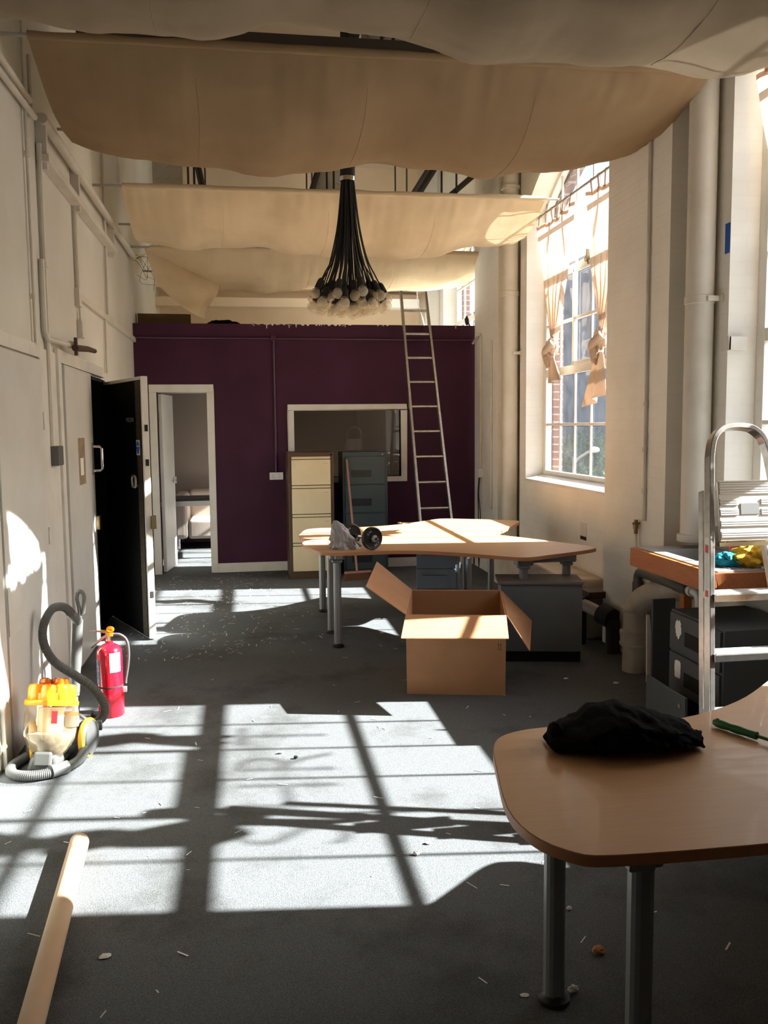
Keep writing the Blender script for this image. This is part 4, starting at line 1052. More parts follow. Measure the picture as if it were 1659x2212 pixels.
fl3.hexa([(bw+0.135, th-ln-0.0, bh-0.235), (bw+0.14, th-ln-0.0, bh-0.235), (bw+0.205, bd, bh-0.20), (bw+0.20, bd, bh-0.20)], [(bw, th-ln, fh), (bw+0.005, th-ln, fh+0.003), (bw+0.005, bd-th, bh+0.003), (bw, bd-th, bh)])
fl3.build('flap', 'card', bx)
fl4 = MB(Mx)
fl4.hexa([(0, bd+0.07, bh-0.24), (bw, bd+0.07, bh-0.24), (bw, bd+0.075, bh-0.24), (0, bd+0.075, bh-0.24)], [(0, bd, bh), (bw, bd, bh), (bw, bd+0.005, bh+0.003), (0, bd+0.005, bh+0.003)])
fl4.build('flap', 'card', bx)
aq = math.atan2(ln, fh)
ar = MB(Mx @ Matrix.Rotation(aq, 4, 'X'))
for x in (0.548, 0.562):
    ar.box(x-0.001, x+0.001, -0.0012, -0.0002, 0.305, 0.335).add([(x-0.004, -0.001, 0.33), (x+0.004, -0.001, 0.33), (x, -0.001, 0.339)], [(0, 1, 2)])
ar.box(0.544, 0.566, -0.0012, -0.0002, 0.298, 0.3005)
ar.build('printed_arrows', 'ink', bx)
tb = thing('cardboard_tube', 'long pale cardboard tube lying on the carpet', 'tube', (-0.65, 2.8, 0))
ta, tb_ = Vector((-0.675, 3.40, 0.036)), Vector((-0.585, 1.95, 0.036))
tdir = (tb_-ta).normalized()
n_ = 40
mb = MB()
for r_, flip in ((0.036, 0), (0.031, 1)):
    mb.tube([ta, tb_], r_, 32, caps=False)
sdv = tdir.cross(Vector((0, 0, 1))).normalized(); upv = Vector((0, 0, 1))
for P0 in (ta, tb_):
    vv = []
    for r_ in (0.036, 0.031):
        for k in range(32):
            a = 2*PI*k/32; vv.append(P0+(sdv*math.cos(a)+upv*math.sin(a))*r_)
    mb.add(vv, [(k, (k+1) % 32, 32+(k+1) % 32, 32+k) for k in range(32)])
mb.build('tube_wall', 'card_tube', tb, smooth=True)
MB().cyl(ta-tdir*0.004, ta+tdir*0.01, 0.0345, 32).build('end_cap', 'card_tube', tb, smooth=True)

# ================================================================== FIRE EXTINGUISHER
EX, EY = -0.797, 5.06
fx = thing('fire_extinguisher', 'red fire extinguisher with white label standing on the carpet', 'fire extinguisher', (EX, EY, 0))
TM = Matrix.Translation((EX, EY, 0))
MB().lathe([(0.066, 0.0), (0.071, 0.006), (0.071, 0.172)], 40, TM).lathe([(0.071, 0.176), (0.071, 0.355), (0.068, 0.378), (0.056, 0.398), (0.034, 0.41), (0.022, 0.416), (0.022, 0.43)], 40, TM).build('cylinder', 'ext_red', fx, smooth=True)
MB().lathe([(0.0722, 0.170), (0.0726, 0.172), (0.0726, 0.177), (0.0722, 0.179)], 40, TM).build('band', 'rubber', fx, smooth=True)
def curved_patch(a0, a1, z0, z1, r_):
    return MB().grid(lambda u, v: (EX+r_*math.cos(a0+(a1-a0)*u), EY+r_*math.sin(a0+(a1-a0)*u), z0+(z1-z0)*v), 14, 1)
curved_patch(R(-82), R(-30), 0.262, 0.372, 0.0718).build('label', 'label_white', fx, smooth=True)
curved_patch(R(-170), R(-133), 0.19, 0.33, 0.0718).build('label', 'label_blue', fx, smooth=True, label='blue instruction label')
MB().cyl((EX, EY, 0.428), (EX, EY, 0.462), 0.016, 14).box(EX-0.016, EX+0.028, EY-0.014, EY+0.014, 0.455, 0.482).build('valve', 'chrome', fx, bevel=0.003)
MB().hexa([(EX-0.012, EY-0.01, 0.474), (EX+0.012, EY-0.01, 0.474), (EX+0.012, EY+0.01, 0.474), (EX-0.012, EY+0.01, 0.474)], [(EX-0.105, EY-0.008, 0.492), (EX+0.02, EY-0.01, 0.492), (EX+0.02, EY+0.01, 0.492), (EX-0.105, EY+0.008, 0.492)]).build('lever', 'chrome', fx)
MB().tube(spline([(EX-0.01, EY, 0.46), (EX-0.05, EY, 0.435), (EX-0.10, EY-0.005, 0.395)], 5), [0.008]*11, 8).build('carry_handle', 'chrome', fx, smooth=True)
ring = [(EX+0.012+0.018*math.cos(2*PI*k/16), EY-0.016, 0.498+0.014*math.sin(2*PI*k/16)) for k in range(16)]
MB().tube(ring, 0.0045, 6, closed=True).box(EX-0.01, EX+0.02, EY-0.018, EY+0.018, 0.482, 0.50).build('safety_pin', 'amber', fx)
MB().tube(spline([(EX+0.02, EY, 0.465), (EX+0.06, EY, 0.462), (EX+0.095, EY, 0.43), (EX+0.105, EY, 0.36), (EX+0.098, EY, 0.28), (EX+0.084, EY, 0.205), (EX+0.082, EY, 0.18)], 7), 0.0085, 10).build('hose', 'vac_dark', fx, smooth=True)
MB().box(EX+0.07, EX+0.088, EY-0.008, EY+0.008, 0.13, 0.16).build('hose_clip', 'label_white', fx)

# ================================================================== VACUUM CLEANER
VX, VY = -0.985, 4.33
vc = thing('vacuum_cleaner', 'yellow and grey cylinder vacuum cleaner with clear bin and coiled hose', 'vacuum cleaner', (VX, VY, 0))
TI = Matrix.Translation((VX, VY-0.02, 0.02)) @ Matrix.Diagonal((1, 1, 1.17, 1)) @ Matrix.Rotation(R(-14), 4, 'X') @ Matrix.Rotation(R(4), 4, 'Y')
MB().lathe([(0.055, 0.02), (0.088, 0.055), (0.117, 0.10), (0.122, 0.13), (0.122, 0.235), (0.119, 0.24)], 36, TI).build('dust_bin', 'bin_plastic', vc, smooth=True)
MB().lathe([(0.05, 0.025), (0.082, 0.058), (0.105, 0.10), (0.105, 0.118), (0.06, 0.128)], 28, TI).build('dust_load', 'dust', vc, smooth=True)
MB().lathe([(0.052, 0.09), (0.06, 0.14), (0.06, 0.228)], 28, TI).build('inner_shroud', 'cream', vc, smooth=True)
MB(TI).box(-0.010, 0.010, -0.126, -0.114, 0.10, 0.235).box(0.02, 0.06, -0.117, -0.112, 0.16, 0.225).build('bin_rib', 'bin_plastic', vc, bevel=0.003)
MB(TI).box(0.028, 0.055, -0.1205, -0.119, 0.165, 0.215).build('red_badge', 'red_plastic', vc)
MB().lathe([(0.124, 0.236), (0.126, 0.242), (0.126, 0.252), (0.118, 0.258)], 36, TI).build('bin_collar', 'amber', vc, smooth=True)
cyc = MB()
for k in range(8):
    a = 2*PI*k/8
    cyc.lathe([(0.030, 0.25), (0.036, 0.262), (0.036, 0.302), (0.030, 0.318), (0.018, 0.323)], 16, TI @ Matrix.Translation((0.078*math.cos(a), 0.078*math.sin(a), 0)))
cyc.lathe([(0.10, 0.25), (0.10, 0.285), (0.06, 0.31)], 30, TI)
cyc.build('cyclone_ring', 'amber', vc, smooth=True)
kb = MB()
for k in range(5):
    a = 2*PI*k/5+0.4
    kb.lathe([(0.02, 0.318), (0.025, 0.328), (0.02, 0.343), (0.006, 0.349)], 14, TI @ Matrix.Translation((0.05*math.cos(a), 0.05*math.sin(a)+0.02, 0)))
kb.build('cyclone_cap', 'amber_dark', vc, smooth=True)
MB(TI).box(-0.013, 0.013, -0.135, -0.10, 0.232, 0.262).build('release_catch', 'amber_dark', vc, bevel=0.006)
# chassis, motor and wheels
MB().blob((VX+0.045, VY+0.14, 0.11), 0.14, 0.15, 0.095, 0.1, 2.0).build('motor_body', 'vac_grey', vc, smooth=True)
MB().hexa([(VX-0.085, VY-0.09, 0.006), (VX+0.06, VY-0.09, 0.006), (VX+0.10, VY+0.2, 0.012), (VX-0.12, VY+0.2, 0.012)], [(VX-0.06, VY-0.08, 0.075), (VX+0.045, VY-0.08, 0.075), (VX+0.09, VY+0.18, 0.07), (VX-0.11, VY+0.18, 0.07)]).build('chassis', 'vac_grey', vc, bevel=0.012)
MB(TI).box(-0.045, 0.035, -0.105, -0.07, -0.01, 0.05).build('bin_handle', 'hose_grey', vc, bevel=0.01)
MB().cyl((VX+0.10, VY+0.06, 0.165), (VX+0.10, VY+0.075, 0.215), 0.036, 18).build('inlet_turret', 'vac_grey', vc, smooth=True)
MB().cyl((VX+0.10, VY+0.075, 0.215), (VX+0.10, VY+0.08, 0.232), 0.032, 18).build('inlet_cap', 'amber_dark', vc, smooth=True)
for sx in (1, -1):
    wc = Vector((VX+0.04+sx*0.135, VY+0.09, 0.097))
    Mw = Matrix.Translation(wc) @ Matrix.Rotation(R(90)*sx, 4, 'Y') @ Matrix.Rotation(R(12), 4, 'X')
    wh = MB().lathe([(0.088, -0.022), (0.096, -0.012), (0.096, 0.004), (0.088, 0.012)], 36, Mw).build('wheel', 'vac_yellow', vc, smooth=True)
    MB().lathe([(0.085, 0.010), (0.08, 0.020), (0.05, 0.028), (0.01, 0.031)], 36, Mw).build('hub_cap', 'hub_grey', wh, smooth=True)
MB().box(VX+0.185, VX+0.225, VY+0.17, VY+0.19, 0.10, 0.15).box(VX+0.195, VX+0.213, VY+0.166, VY+0.195, 0.113, 0.137).build('plug', 'black_plastic', vc, bevel=0.004)
def ribbed(pts, r_, pitch=0.008):
    P_ = [Vector(p) for p in pts]; L = [0]
    for a, b_ in zip(P_[:-1], P_[1:]): L.append(L[-1]+(b_-a).length)
    n = int(L[-1]/(pitch/2)); out = []; rs = []; j = 0
    for i in range(n+1):
        s_ = L[-1]*i/n
        while j < len(L)-2 and L[j+1] < s_: j += 1
        k = (s_-L[j])/max(L[j+1]-L[j], 1e-9); out.append(P_[j].lerp(P_[j+1], k)); rs.append(r_ if i % 2 else r_*0.88)
    return MB().tube(out, rs, 14)
hA = [(-0.972, 4.965, 0.612), (-1.005, 4.92, 0.66), (-1.055, 4.87, 0.66), (-1.095, 4.84, 0.58), (-1.09, 4.81, 0.485), (-1.035, 4.78, 0.395), (-0.925, 4.73, 0.33), (-0.835, 4.69, 0.272), (-0.772, 4.65, 0.195), (-0.775, 4.62, 0.13), (-0.84, 4.58, 0.10), (-0.90, 4.56, 0.10)]
ribbed(spline(hA, 8), 0.024).build('hose', 'hose_grey', vc, smooth=True)
hB = [(-0.832, 4.44, 0.12), (-0.82, 4.38, 0.08), (-0.83, 4.28, 0.04), (-0.89, 4.20, 0.027), (-0.955, 4.155, 0.026), (-1.04, 4.14, 0.026), (-1.115, 4.18, 0.026), (-1.14, 4.28, 0.026), (-1.11, 4.38, 0.026), (-1.06, 4.46, 0.035), (-1.02, 4.5, 0.05)]
ribbed(spline(hB, 8), 0.025).build('hose', 'hose_grey', vc, smooth=True)
MB().tube([(-0.875, 4.213, 0.031), (-0.94, 4.162, 0.031)], 0.031, 18).build('hose_cuff', 'vac_grey', vc, smooth=True)
MB().tube([(-0.838, 4.46, 0.135), (-0.832, 4.44, 0.115), (-0.822, 4.40, 0.095)], 0.031, 18).build('hose_cuff', 'vac_yellow', vc, smooth=True, label='yellow hose cuff')
# wand and handle standing behind
MB().tube([(-0.985, 5.02, 0.02), (-0.985, 5.02, 0.16)], 0.021, 14).tube([(-0.985, 5.02, 0.16), (-0.955, 5.02, 0.565)], 0.031, 16).build('wand', 'vac_silver', vc, smooth=True)
MB().cyl((-0.986, 5.02, 0.14), (-0.984, 5.02, 0.165), 0.029, 16).build('wand_collar', 'vac_grey', vc, smooth=True)
MB().tube([(-0.948, 5.01, 0.555), (-0.962, 4.99, 0.585), (-0.985, 4.965, 0.62)], [0.026, 0.025, 0.023], 14).build('hose_end', 'vac_grey', vc, smooth=True)
MB().blob((-0.963, 4.962, 0.612), 0.011, 0.006, 0.012).build('button', 'orange_spot', vc, smooth=True)
lp_ = spline([(-0.942, 5.02, 0.57), (-0.945, 5.02, 0.63), (-0.955, 5.02, 0.69), (-0.94, 5.02, 0.725), (-0.918, 5.02, 0.71), (-0.915, 5.02, 0.66), (-0.925, 5.02, 0.60)], 6)
MB().tube(lp_, 0.0115, 12).build('handle_grip', 'vac_silver', vc, smooth=True)
MB().box(-1.05, -0.90, 5.0, 5.08, 0.0, 0.03).build('floor_head', 'vac_dark', vc, bevel=0.008)

# ================================================================== THINGS ON THE DESKS
db = thing('dumbbell', 'short black dumbbell with round iron plates on the front joined desk', 'dumbbell', (0.81, 6.2, 0.74))
da, dbb = Vector((0.745, 6.42, 0.825)), Vector((0.868, 6.18, 0.825)); dd = (dbb-da).normalized()
MB().cyl(da-dd*0.05, dbb+dd*0.07, 0.0125, 14).build('bar', 'chrome', db, smooth=True)
for nm, P0 in (('weight_plate', da), ('weight_plate', dbb)):
    q_ = dd.to_track_quat('Z', 'Y').to_matrix().to_4x4()
    Mq = Matrix.Translation(P0) @ q_
    wp = MB().lathe([(0.03, -0.016), (0.068, -0.014), (0.076, -0.018), (0.082, -0.014), (0.083, 0.0), (0.082, 0.014), (0.076, 0.018), (0.068, 0.014), (0.03, 0.016)], 32, Mq).build(nm, 'iron', db, smooth=True)
    mk = MB(Mq)
    for a in (20, 35, 55, 200, 215, 235): 
        mk.box(-0.004, 0.004, 0.048, 0.060, 0.0145, 0.0152, Matrix.Rotation(R(a), 4, 'Z'))
    mk.build('raised_mark', 'galv', wp)
    Mn = Matrix.Translation(P0+dd*(0.03 if P0 is dbb else -0.03)) @ q_
    MB().lathe([(0.024, -0.01), (0.027, -0.006), (0.027, 0.006), (0.022, 0.012)], 6, Mn).build('spin_collar', 'galv', db)
bg = thing('plastic_bag', 'crumpled grey plastic bag slumped beside the dumbbell', 'bag', (0.68, 6.34, 0.74))
def bagf(u, v):
    # pointed top at left, sloping towards the right
    ang = u*2*PI
    h_ = v
    cx_ = 0.675+0.02*(1-h_)*0-0.055*h_; cy_ = 6.30
    rx = 0.10*(1-h_)**0.75+0.012; ry = 0.075*(1-h_)**0.8+0.01
    lean = 0.02*(1-h_)
    z = 0.741+0.205*h_
    d = Vector((math.cos(ang), math.sin(ang), 0))
    k = 1+0.22*noise.noise(Vector((d.x*1.8, d.y*1.8, h_*3)))+0.13*noise.noise(Vector((d.x*4+h_*3, d.y*4, h_*7)))+0.05*noise.noise(Vector((d.x*9, d.y*9+h_*6, h_*10)))+0.05*math.sin(ang*8+h_*5+2*math.sin(ang*3))*(0.4+h_)+0.03*math.sin(ang*17-h_*9)
    return (cx_+lean+d.x*rx*k, cy_+d.y*ry*k, z)
MB().grid(bagf, 110, 44).blob((0.755, 6.325, 0.765), 0.065, 0.05, 0.026, 0.2, 3, seed=2, flat=-0.024).build('bag_body', 'grey_bag', bg, smooth=True)
MB().blob((0.752, 6.282, 0.757), 0.016, 0.010, 0.015, 0.2, 3).build('red_print', 'red_plastic', bg, smooth=True)
MB().tube(spline([(0.60, 6.32, 0.83), (0.57, 6.31, 0.81), (0.565, 6.31, 0.77), (0.59, 6.31, 0.745)], 5), 0.002, 5).build('drawstring', 'scrap_white', bg)
kx = MB().tube(spline([(1.34, 7.82, 0.744), (1.37, 7.80, 0.746), (1.41, 7.81, 0.744), (1.45, 7.80, 0.744)], 4), 0.006, 6).blob((1.35, 7.81, 0.748), 0.02, 0.012, 0.008).build('key_ring', 'brass', smooth=True)
tag(kx, 'small bunch of metal bits on the rear joined desk', 'keys')
kx = MB().box(0.475, 0.51, 6.73, 6.742, 0.7405, 0.745).blob((0.468, 6.735, 0.744), 0.008, 0.006, 0.004).build('small_bracket', 'galv', smooth=False)
tag(kx, 'tiny metal fitting at the left end of the front joined desk', 'fitting')
# black jumper
jm = MB()
def jump(u, v):
    x = 0.80+0.40*u; w_ = 0.055+0.07*math.sin(PI*min(1, max(0, u*1.02)))**0.6
    prof = [(0, .02), (.08, .055), (.2, .07), (.34, .105), (.48, .115), (.62, .10), (.74, .085), (.86, .075), (.95, .06), (1, .02)]
    hh = 0.02
    for (a, b_), (c_, d_) in zip(prof[:-1], prof[1:]):
        if a <= u <= c_: hh = b_+(d_-b_)*(u-a)/(c_-a)
    a = v*2*PI
    cy_ = 2.235-0.04*u
    k = 1+0.20*noise.noise(Vector((u*9, math.cos(a)*2, math.sin(a)*2)))+0.10*noise.noise(Vector((u*17, math.cos(a)*3.5, math.sin(a)*3.5)))+0.05*noise.noise(Vector((u*30, math.cos(a)*7, math.sin(a)*7)))
    y = cy_+w_*math.cos(a)*k
    z = 0.741+max(0.0, hh*0.5+hh*0.5*math.sin(a)*k)
    return (x, y, z)
jm.grid(jump, 110, 56)
jm.blob((0.83, 2.20, 0.762), 0.045, 0.035, 0.021, 0.2, 4, seed=4, flat=-0.02).blob((1.17, 2.19, 0.764), 0.05, 0.035, 0.023, 0.25, 4, seed=6, flat=-0.022).blob((0.815, 2.235, 0.78), 0.022, 0.035, 0.032, 0.2, 3, seed=8)
tag(jm.build('jumper', 'black_cloth', smooth=True), 'crumpled black jumper lying on the close desk', 'jumper')
gt = thing('paint_scraper', 'green handled tool lying on the close desk near the jumper', 'tool', (1.40, 2.2, 0.74))
ga, gb = Vector((1.325, 2.315, 0.754)), Vector((1.405, 2.13, 0.754)); gd = (gb-ga).normalized()
MB().tube([ga, ga+gd*0.012, ga+gd*0.03, ga+gd*0.055, ga+gd*0.08, ga+gd*0.11, ga+gd*0.14], [0.008, 0.012, 0.0125, 0.0105, 0.0125, 0.0105, 0.0115], 12).build('handle', 'green_plastic', gt, smooth=True)
MB().tube([ga+gd*0.14, ga+gd*0.24], 0.005, 8).build('shaft', 'green_plastic', gt, smooth=True)
MB().cyl(ga+gd*0.012+Vector((0, 0, 0.0115)), ga+gd*0.012+Vector((0, 0, 0.0126)), 0.005, 12).build('hang_hole', 'black_and_shade', gt)

# ================================================================== SINK CORNER
sk_ = thing('sink_unit', 'stainless steel sink set in an orange wood surround by the wall', 'sink', (2.55, 4.55, 0))
sx0, sx1, sy0, sy1, sz = 2.315, 2.775, 4.07, 5.07, 0.865
MB().box(sx0, sx0+0.03, sy0, sy1, sz-0.11, sz).box(sx0+0.03, sx1, sy0, sy0+0.03, sz-0.11, sz).box(sx0+0.03, sx1, sy1-0.03, sy1, sz-0.11, sz).build('surround', 'sink_wood', sk_, bevel=0.002)
bs = MB()
bx0, bx1, by0, by1 = 2.42, 2.70, 4.45, 4.90
rx0, rx1, ry0, ry1 = sx0+0.03, sx1, sy0+0.03, sy1-0.03
# rim around the bowl
bs.box(rx0, bx0, ry0, ry1, sz-0.004, sz+0.006).box(bx1, rx1, ry0, ry1, sz-0.004, sz+0.006).box(bx0, bx1, ry0, by0, sz-0.004, sz+0.006).box(bx0, bx1, by1, ry1, sz-0.004, sz+0.006)
bs.build('drainer', 'stainless', sk_)
bo = MB()
bo.hexa([(bx0+.03, by0+.03, sz-.16), (bx1-.03, by0+.03, sz-.16), (bx1-.03, by1-.03, sz-.16), (bx0+.03, by1-.03, sz-.16)], [(bx0, by0, sz+.004), (bx1, by0, sz+.004), (bx1, by1, sz+.004), (bx0, by1, sz+.004)])
bo.f = [f for i, f in enumerate(bo.f) if i != 1]
bo.build('bowl', 'stainless', sk_, solid=0.003)
rd = MB()
for k in range(7): rd.box(bx0+0.02+k*0.035, bx0+0.026+k*0.035, ry0+0.05, by0-0.05, sz+0.006, sz+0.010)
rd.build('drainer_ridge', 'stainless', sk_)
for (x, y) in ((2.535, 4.80), (sx1-0.055, sy0+0.03)):
    MB().box(x, x+0.05, y, y+0.05, 0, sz-0.10).build('leg', 'sink_wood', sk_)
ups = MB().box(XB-0.012, XB-0.002, 3.0, 4.88, sz+0.008, sz+0.14).build('splashback', 'stainless')
tag(ups, 'metal splashback strip along the wall behind the sink', 'splashback')
def cloth_heap(name, label, m, c, rx, ry, rz, seed, amp=0.45, freq=3.2):
    mb = MB().blob(c, rx, ry, rz, amp, freq, 64, 36, seed, flat=-rz*0.55)
    o = mb.build(name, m, smooth=True); tag(o, label, 'cloth'); return o
cloth_heap('cleaning_cloth', 'bunched yellow cloth on the sink drainer', 'yellow_cloth', (2.62, 4.22, sz+0.045), 0.125, 0.075, 0.068, 1.5, 0.42, 2.8)
bc = MB().blob((2.49, 4.25, sz+0.035), 0.075, 0.06, 0.045, 0.4, 3.0, 40, 24, 6.2, flat=-0.027)
bc.tube(spline([(2.46, 4.27, sz+0.02), (2.42, 4.28, sz+0.018), (2.40, 4.30, sz+0.05), (2.385, 4.31, sz+0.085)], 5), [0.02, 0.02, 0.02, 0.02, 0.02, 0.018, 0.018, 0.017, 0.016, 0.015, 0.013, 0.011, 0.009, 0.007, 0.005, 0.003], 10)
tag(bc.build('cleaning_cloth', 'blue_cloth', smooth=True), 'turquoise cloth with a raised corner on the sink edge', 'cloth')
o = MB().blob((2.66, 4.12, sz+0.012), 0.06, 0.03, 0.010, 0.4, 3, 30, 14, 3.0, flat=-0.005).build('cleaning_cloth', 'pale_blue_cloth', smooth=True)
tag(o, 'flat pale blue cloth under the yellow cloth', 'cloth')
o = MB().lathe([(0.028, 0), (0.036, 0.004), (0.042, 0.08), (0.042, 0.085), (0.038, 0.085), (0.033, 0.01)], 20, Matrix.Translation((2.62, 4.40, sz+0.006))).build('plastic_cup', 'red_plastic', smooth=True)
tag(o, 'small red plastic cup behind the cloths at the sink', 'cup')
tp_ = thing('tap', 'chrome mixer tap at the back of the sink', 'tap', (2.74, 4.42, sz))
MB().tube(spline([(2.73, 4.43, sz+0.005), (2.73, 4.43, sz+0.07), (2.70, 4.44, sz+0.11), (2.63, 4.47, sz+0.12), (2.60, 4.48, sz+0.10)], 5), 0.011, 10).build('spout', 'chrome', tp_, smooth=True)
MB().cyl((2.73, 4.36, sz+0.005), (2.73, 4.36, sz+0.05), 0.016, 10).build('knob', 'chrome', tp_, smooth=True)
# grey waste pipe below the wood front
wp_ = thing('waste_pipe', 'dark grey plastic waste pipe bending down under the sink front', 'pipe', (2.35, 4.9, 0.5))
MB().tube(spline([(2.558, 5.475, 0.30), (2.558, 5.475, 0.56), (2.557, 5.468, 0.61), (2.553, 5.43, 0.642), (2.54, 5.33, 0.648)], 6)+[Vector((2.4815, 4.62, 0.6706))], 0.030, 16).build('pipe', 'pvc_grey', wp_, smooth=True)
MB().cyl((2.558, 5.475, 0.50), (2.558, 5.475, 0.57), 0.035, 16).build('joint', 'pvc_grey', wp_, smooth=True)
MB().cyl((2.499, 4.83, 0.664), (2.484, 4.65, 0.6696), 0.035, 16).build('joint', 'pvc_grey', wp_, smooth=True)
MB().tube(spline([(2.4815, 4.62, 0.671), (2.477, 4.57, 0.673), (2.478, 4.54, 0.665), (2.48, 4.525, 0.63), (2.49, 4.53, 0.55), (2.55, 4.56, 0.53), (2.56, 4.58, 0.60), (2.56, 4.60, 0.70)], 5), 0.023, 14).cyl((2.4815, 4.625, 0.671), (2.4795, 4.59, 0.672), 0.033, 14).build('trap', 'pvc_white', wp_, smooth=True)
# fat cream soil pipe with elbow
sp_ = thing('soil_pipe', 'fat cream soil pipe with sockets and an elbow beside the low grey cabinet', 'pipe', (2.50, 5.35, 0))
SX, SY = 2.49, 5.36
MB().tube(spline([(SX, SY, 0), (SX, SY, 0.2), (SX, SY, 0.38)], 3)+spline([(SX, SY, 0.38), (SX+0.003, SY-0.008, 0.42), (SX+0.025, SY-0.055, 0.485), (SX+0.06, SY-0.13, 0.535), (SX+0.115, SY-0.25, 0.58), (SX+0.17, SY-0.37, 0.615)], 6)[1:], 0.078, 24).build('pipe', 'soil_paint', sp_, smooth=True)
for z, r_, h_ in ((0.415, 0.090, 0.03), (0.255, 0.098, 0.035), (0.185, 0.098, 0.03), (0.22, 0.092, 0.06)):
    MB().lathe([(0.078, z-h_/2), (r_, z-h_/2+0.006), (r_, z+h_/2-0.006), (0.078, z+h_/2)], 24, Matrix.Translation((SX, SY, 0))).build('socket_ring', 'soil_paint', sp_, smooth=True)
o = MB().prism([(2.452, 0), (2.512, 0), (2.462, 0.43), (2.445, 0.43)], 5.09, 5.105, 'Y').build('upright_board', 'pipe_paint')
tag(o, 'narrow pale board standing between soil pipe and low cabinet', 'board')
# black fitting on the floor pipe behind
bf = thing('pipe_fitting', 'black and pale pipe fitting low by the middle pier', 'pipe fitting', (2.5, 5.95, 0.2))
MB().tube([(2.42, 6.12, 0.30), (2.50, 5.92, 0.26)], 0.045, 16).build('pipe', 'soil_paint', bf, smooth=True)
MB().cyl((2.40, 6.17, 0.31), (2.43, 6.10, 0.295), 0.056, 16).build('flange', 'rubber', bf, smooth=True)
MB().cyl((2.50, 5.93, 0.262), (2.54, 5.83, 0.24), 0.075, 18).build('flange', 'rubber', bf, smooth=True)
MB().tube([(2.54, 5.83, 0.24), (2.54, 5.82, 0.0)], 0.05, 14).build('drop_pipe', 'rubber', bf, smooth=True)
MB().tube([(2.42, 6.12, 0.24), (2.42, 6.12, 0.0)], 0.04, 12).build('drop_pipe', 'rubber', bf, smooth=True)
o = MB().box(2.46, 2.70, 6.20, 6.52, 0.0, 0.335).build('concrete_block', 'concrete', bevel=0.02)
tag(o, 'rough pale concrete block at the end of the window ledge', 'block')
o = MB().box(2.47, 2.66, 6.10, 6.30, 0.336, 0.385).build('timber_offcut', 'dark_wood', bevel=0.003)
tag(o, 'short dark timber offcut on the concrete block', 'timber')
# low grey cabinets under the sink
lc = thing('low_filing_cabinet', 'dark grey two drawer cabinet under the sink with torn white labels', 'cabinet', (2.5, 4.2, 0))
MB().box(2.305, 2.745, 3.95, 4.50, 0.155, 0.60).box(2.305, 2.745, 3.95, 4.50, 0.0, 0.02).box(2.305, 2.745, 3.95, 3.97, 0.02, 0.155).box(2.305, 2.745, 4.48, 4.50, 0.02, 0.155).box(2.725, 2.745, 3.97, 4.48, 0.02, 0.155).build('case', 'low_grey', lc, bevel=0.003)
for k, z0 in enumerate((0.385, 0.165)):
    dr = MB().box(2.289, 2.305, 3.965, 4.485, z0, z0+0.205).build('drawer', 'low_grey', lc, bevel=0.003)
    lbm = MB(); rr_ = random.Random(5+k)
    ring = []
    for i in range(26):
        a = 2*PI*i/26; e = rr_.uniform(0.78, 1.1) if k == 0 else rr_.uniform(0.92, 1.08)
        ca, sa = math.cos(a), math.sin(a)
        if k: e /= max(abs(ca), abs(sa))*1.1
        ring.append((2.2875, 4.385+0.036*e*ca, z0+0.125+0.052*e*sa))
    lbm.add(ring, [tuple(range(26))]); lbm.build('torn_label', 'label_white', dr)
    MB().box(2.284, 2.289, 4.15, 4.31, z0+0.05, z0+0.125).build('handle', 'black_and_shade', dr)
dr = MB().box(2.112, 2.128, 3.965, 4.395, 0.022, 0.265).box(2.128, 2.60, 3.985, 4.00, 0.022, 0.145).box(2.128, 2.60, 4.36, 4.375, 0.022, 0.145).box(2.128, 2.60, 3.985, 4.375, 0.022, 0.03).build('drawer', 'low_grey', lc, bevel=0.003, label='bottom drawer pulled out')
MB().cyl((2.112, 4.01, 0.215), (2.104, 4.01, 0.215), 0.012, 10).build('knob', 'galv', dr, smooth=True)
gs = MB().box(2.40, 2.545, 4.92, 4.94, 0.0, 0.565).build('grey_panel', 'low_grey', bevel=0.002)
tag(gs, 'grey upright panel standing between soil pipe and sink leg', 'panel')
wpd = thing('drawer_pedestal', 'grey pedestal with pale top half hidden behind the close desk', 'drawer unit', (2.15, 3.0, 0))
MB().box(1.985, 2.40, 2.62, 3.16-0.28, 0, 0.50).build('body', 'cabinet_grey', wpd, bevel=0.004)
MB().box(1.975, 2.41, 2.61, 3.17-0.28, 0.50, 0.522).build('top', 'label_white', wpd, bevel=0.003)

# ================================================================== BACK OFFICE AND TOP OF THE PARTITION
sf = thing('sofa', 'pale beige sofa with chrome feet in the room behind the purple wall', 'sofa', (-0.5, 12.2, 0))
MB().box(-1.0, -0.80, 11.95, 12.72, 0.14, 0.74).build('arm', 'sofa', sf, bevel=0.06, bseg=4)
MB().box(0.45, 0.65, 11.95, 12.72, 0.14, 0.74).build('arm', 'sofa', sf, bevel=0.06, bseg=4)
MB().box(-0.82, 0.47, 12.5, 12.73, 0.14, 0.77).build('backrest', 'sofa', sf, bevel=0.05, bseg=4)
MB().box(-0.80, 0.45, 11.97, 12.55, 0.14, 0.40).build('seat', 'sofa', sf, bevel=0.04, bseg=4)
for x in (-0.93, 0.58):
    for y in (12.02, 12.62): MB().cyl((x, y, 0), (x, y, 0.14), 0.022, 12).build('foot', 'chrome', sf, smooth=True)
gd_ = thing('white_desk', 'narrow white table crossing in front of the sofa', 'table', (-0.4, 11.2, 0))
Mg = rotz(R(4), (-0.45, 11.25, 0))
MB(Mg).box(-0.62, 0.72, -0.3, 0.3, 0.735, 0.76).build('tabletop', 'oak_seat', gd_, bevel=0.003)
MB(Mg).box(-0.62, 0.72, -0.30, -0.28, 0.675, 0.735).build('apron', 'label_white', gd_)
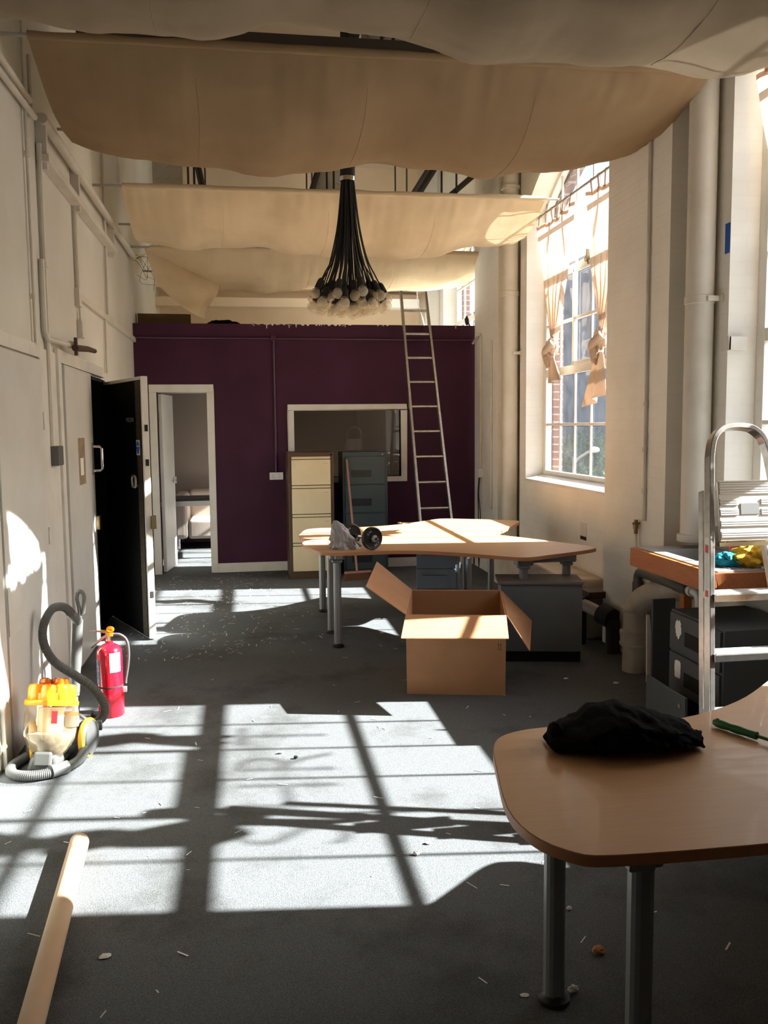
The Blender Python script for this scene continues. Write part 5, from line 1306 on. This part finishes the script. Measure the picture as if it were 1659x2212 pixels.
for x in (-0.58, 0.68):
    for y in (-0.25, 0.25): MB(Mg).box(x-0.02, x+0.02, y-0.02, y+0.02, 0, 0.735).build('leg', 'label_white', gd_)
o = MB(rotz(R(3), (-0.88, 10.3, 2.70))).box(-0.29, 0.29, -0.02, 0.10, 0.0, 0.20).build('timber_box', 'old_board', bevel=0.003)
tag(o, 'long brown wooden box on top of the purple wall at left', 'box')
o = MB().blob((-0.23, 10.25, 2.76), 0.19, 0.07, 0.075, 0.3, 2.5, seed=9, flat=-0.058).build('black_holdall', 'black_cloth', smooth=True)
tag(o, 'low black bag on top of the purple wall beside the fallen cloth', 'bag')
o = MB().blob((2.555, 10.08, 2.83), 0.025, 0.03, 0.05, 0.3, 3).tube([(2.56, 10.06, 2.81), (2.585, 10.02, 2.74)], 0.008, 6).build('clamp_lamp', 'rubber', smooth=True)
tag(o, 'small dark clamp at the right end of the purple wall top', 'clamp')
o = MB().tube([(2.02, 12.5, 3.49), (2.42, 12.5, 3.49), (2.45, 12.5, 3.46)], 0.018, 8).build('iron_pipe', 'dark_wood', smooth=True)
tag(o, 'rusty iron pipe above the white duct beyond the ladder top', 'pipe')
o = MB().tube(spline([(2.42, 12.4, 3.6), (2.43, 12.4, 3.35), (2.47, 12.3, 3.15), (2.55, 12.2, 2.71)], 6), 0.008, 6).build('loose_cable', 'pipe_paint', smooth=True)
tag(o, 'loose cable hanging beyond the ladder top', 'cable')

# ================================================================== LITTER ON THE CARPET
shv = MB(); rr = random.Random(21)
for k in range(520):
    x = rr.gauss(-0.35, 0.45); y = rr.uniform(6.2, 9.8) if k < 430 else rr.uniform(2.0, 9.0)
    if k >= 430: x = rr.uniform(-1.0, 1.6)
    if x < -1.1 or x > 1.7: continue
    a = rr.uniform(0, PI); l_ = rr.uniform(0.006, 0.024); w_ = rr.uniform(0.0012, 0.003)
    c_ = Vector((x, y, 0.004)); d_ = Vector((math.cos(a), math.sin(a), rr.uniform(-.1, .25))); e_ = Vector((-math.sin(a), math.cos(a), 0))
    shv.add([c_-d_*l_-e_*w_, c_+d_*l_-e_*w_, c_+d_*l_+e_*w_, c_-d_*l_+e_*w_], [(0, 1, 2, 3)])
tag(shv.build('wood_shavings', 'scrap_white'), 'scattered pale shavings and splinters over the carpet', 'shavings', kind='stuff')
def scrap(label, x, y, r_, seed, m='scrap_white', name='paper_scrap', h_=0.4):
    o = MB().blob((x, y, r_*h_+0.001), r_, r_*0.7, r_*h_, 0.5, 3, 12, 8, seed).build(name, m)
    tag(o, label, 'scrap', 'scraps on the carpet'); return o
scrap('white scrap on the carpet beside the close desk leg, left piece', 0.745, 2.275, 0.012, 1, h_=0.15)
scrap('small white lump on the carpet right of the close desk leg', 0.885, 2.265, 0.015, 2, h_=0.7)
scrap('tiny white crumb under the close desk', 1.03, 2.68, 0.010, 3, h_=0.6)
scrap('dry brown leaf on the carpet under the close desk', 1.03, 2.43, 0.022, 4, 'leaf_brown', 'dry_leaf', 0.5)
scrap('white scrap on the carpet right of the cardboard box', 1.98, 5.25, 0.016, 5, h_=0.3)
scrap('white scrap farther right of the cardboard box', 2.25, 5.10, 0.018, 6, h_=0.3)
scrap('long white scrap in the shade right of the tube', -0.47, 2.67, 0.018, 7, h_=0.2)
scrap('white crumb in the middle of the sunlit carpet', 0.13, 4.28, 0.012, 8, h_=0.6)
scrap('pair of white crumbs near the desk shadow', 0.60, 3.14, 0.013, 9, h_=0.6)
scrap('white scrap just left of the desk shadow', 0.66, 3.22, 0.013, 10, h_=0.4)
scrap('dark crumb on the sunlit carpet', 0.20, 4.20, 0.011, 11, 'black_and_shade', 'dark_crumb', 0.7)
scrap('yellowish scrap on the carpet left of the cardboard box', 1.02, 6.72, 0.02, 12, 'vac_yellow', 'paper_scrap', 0.2)
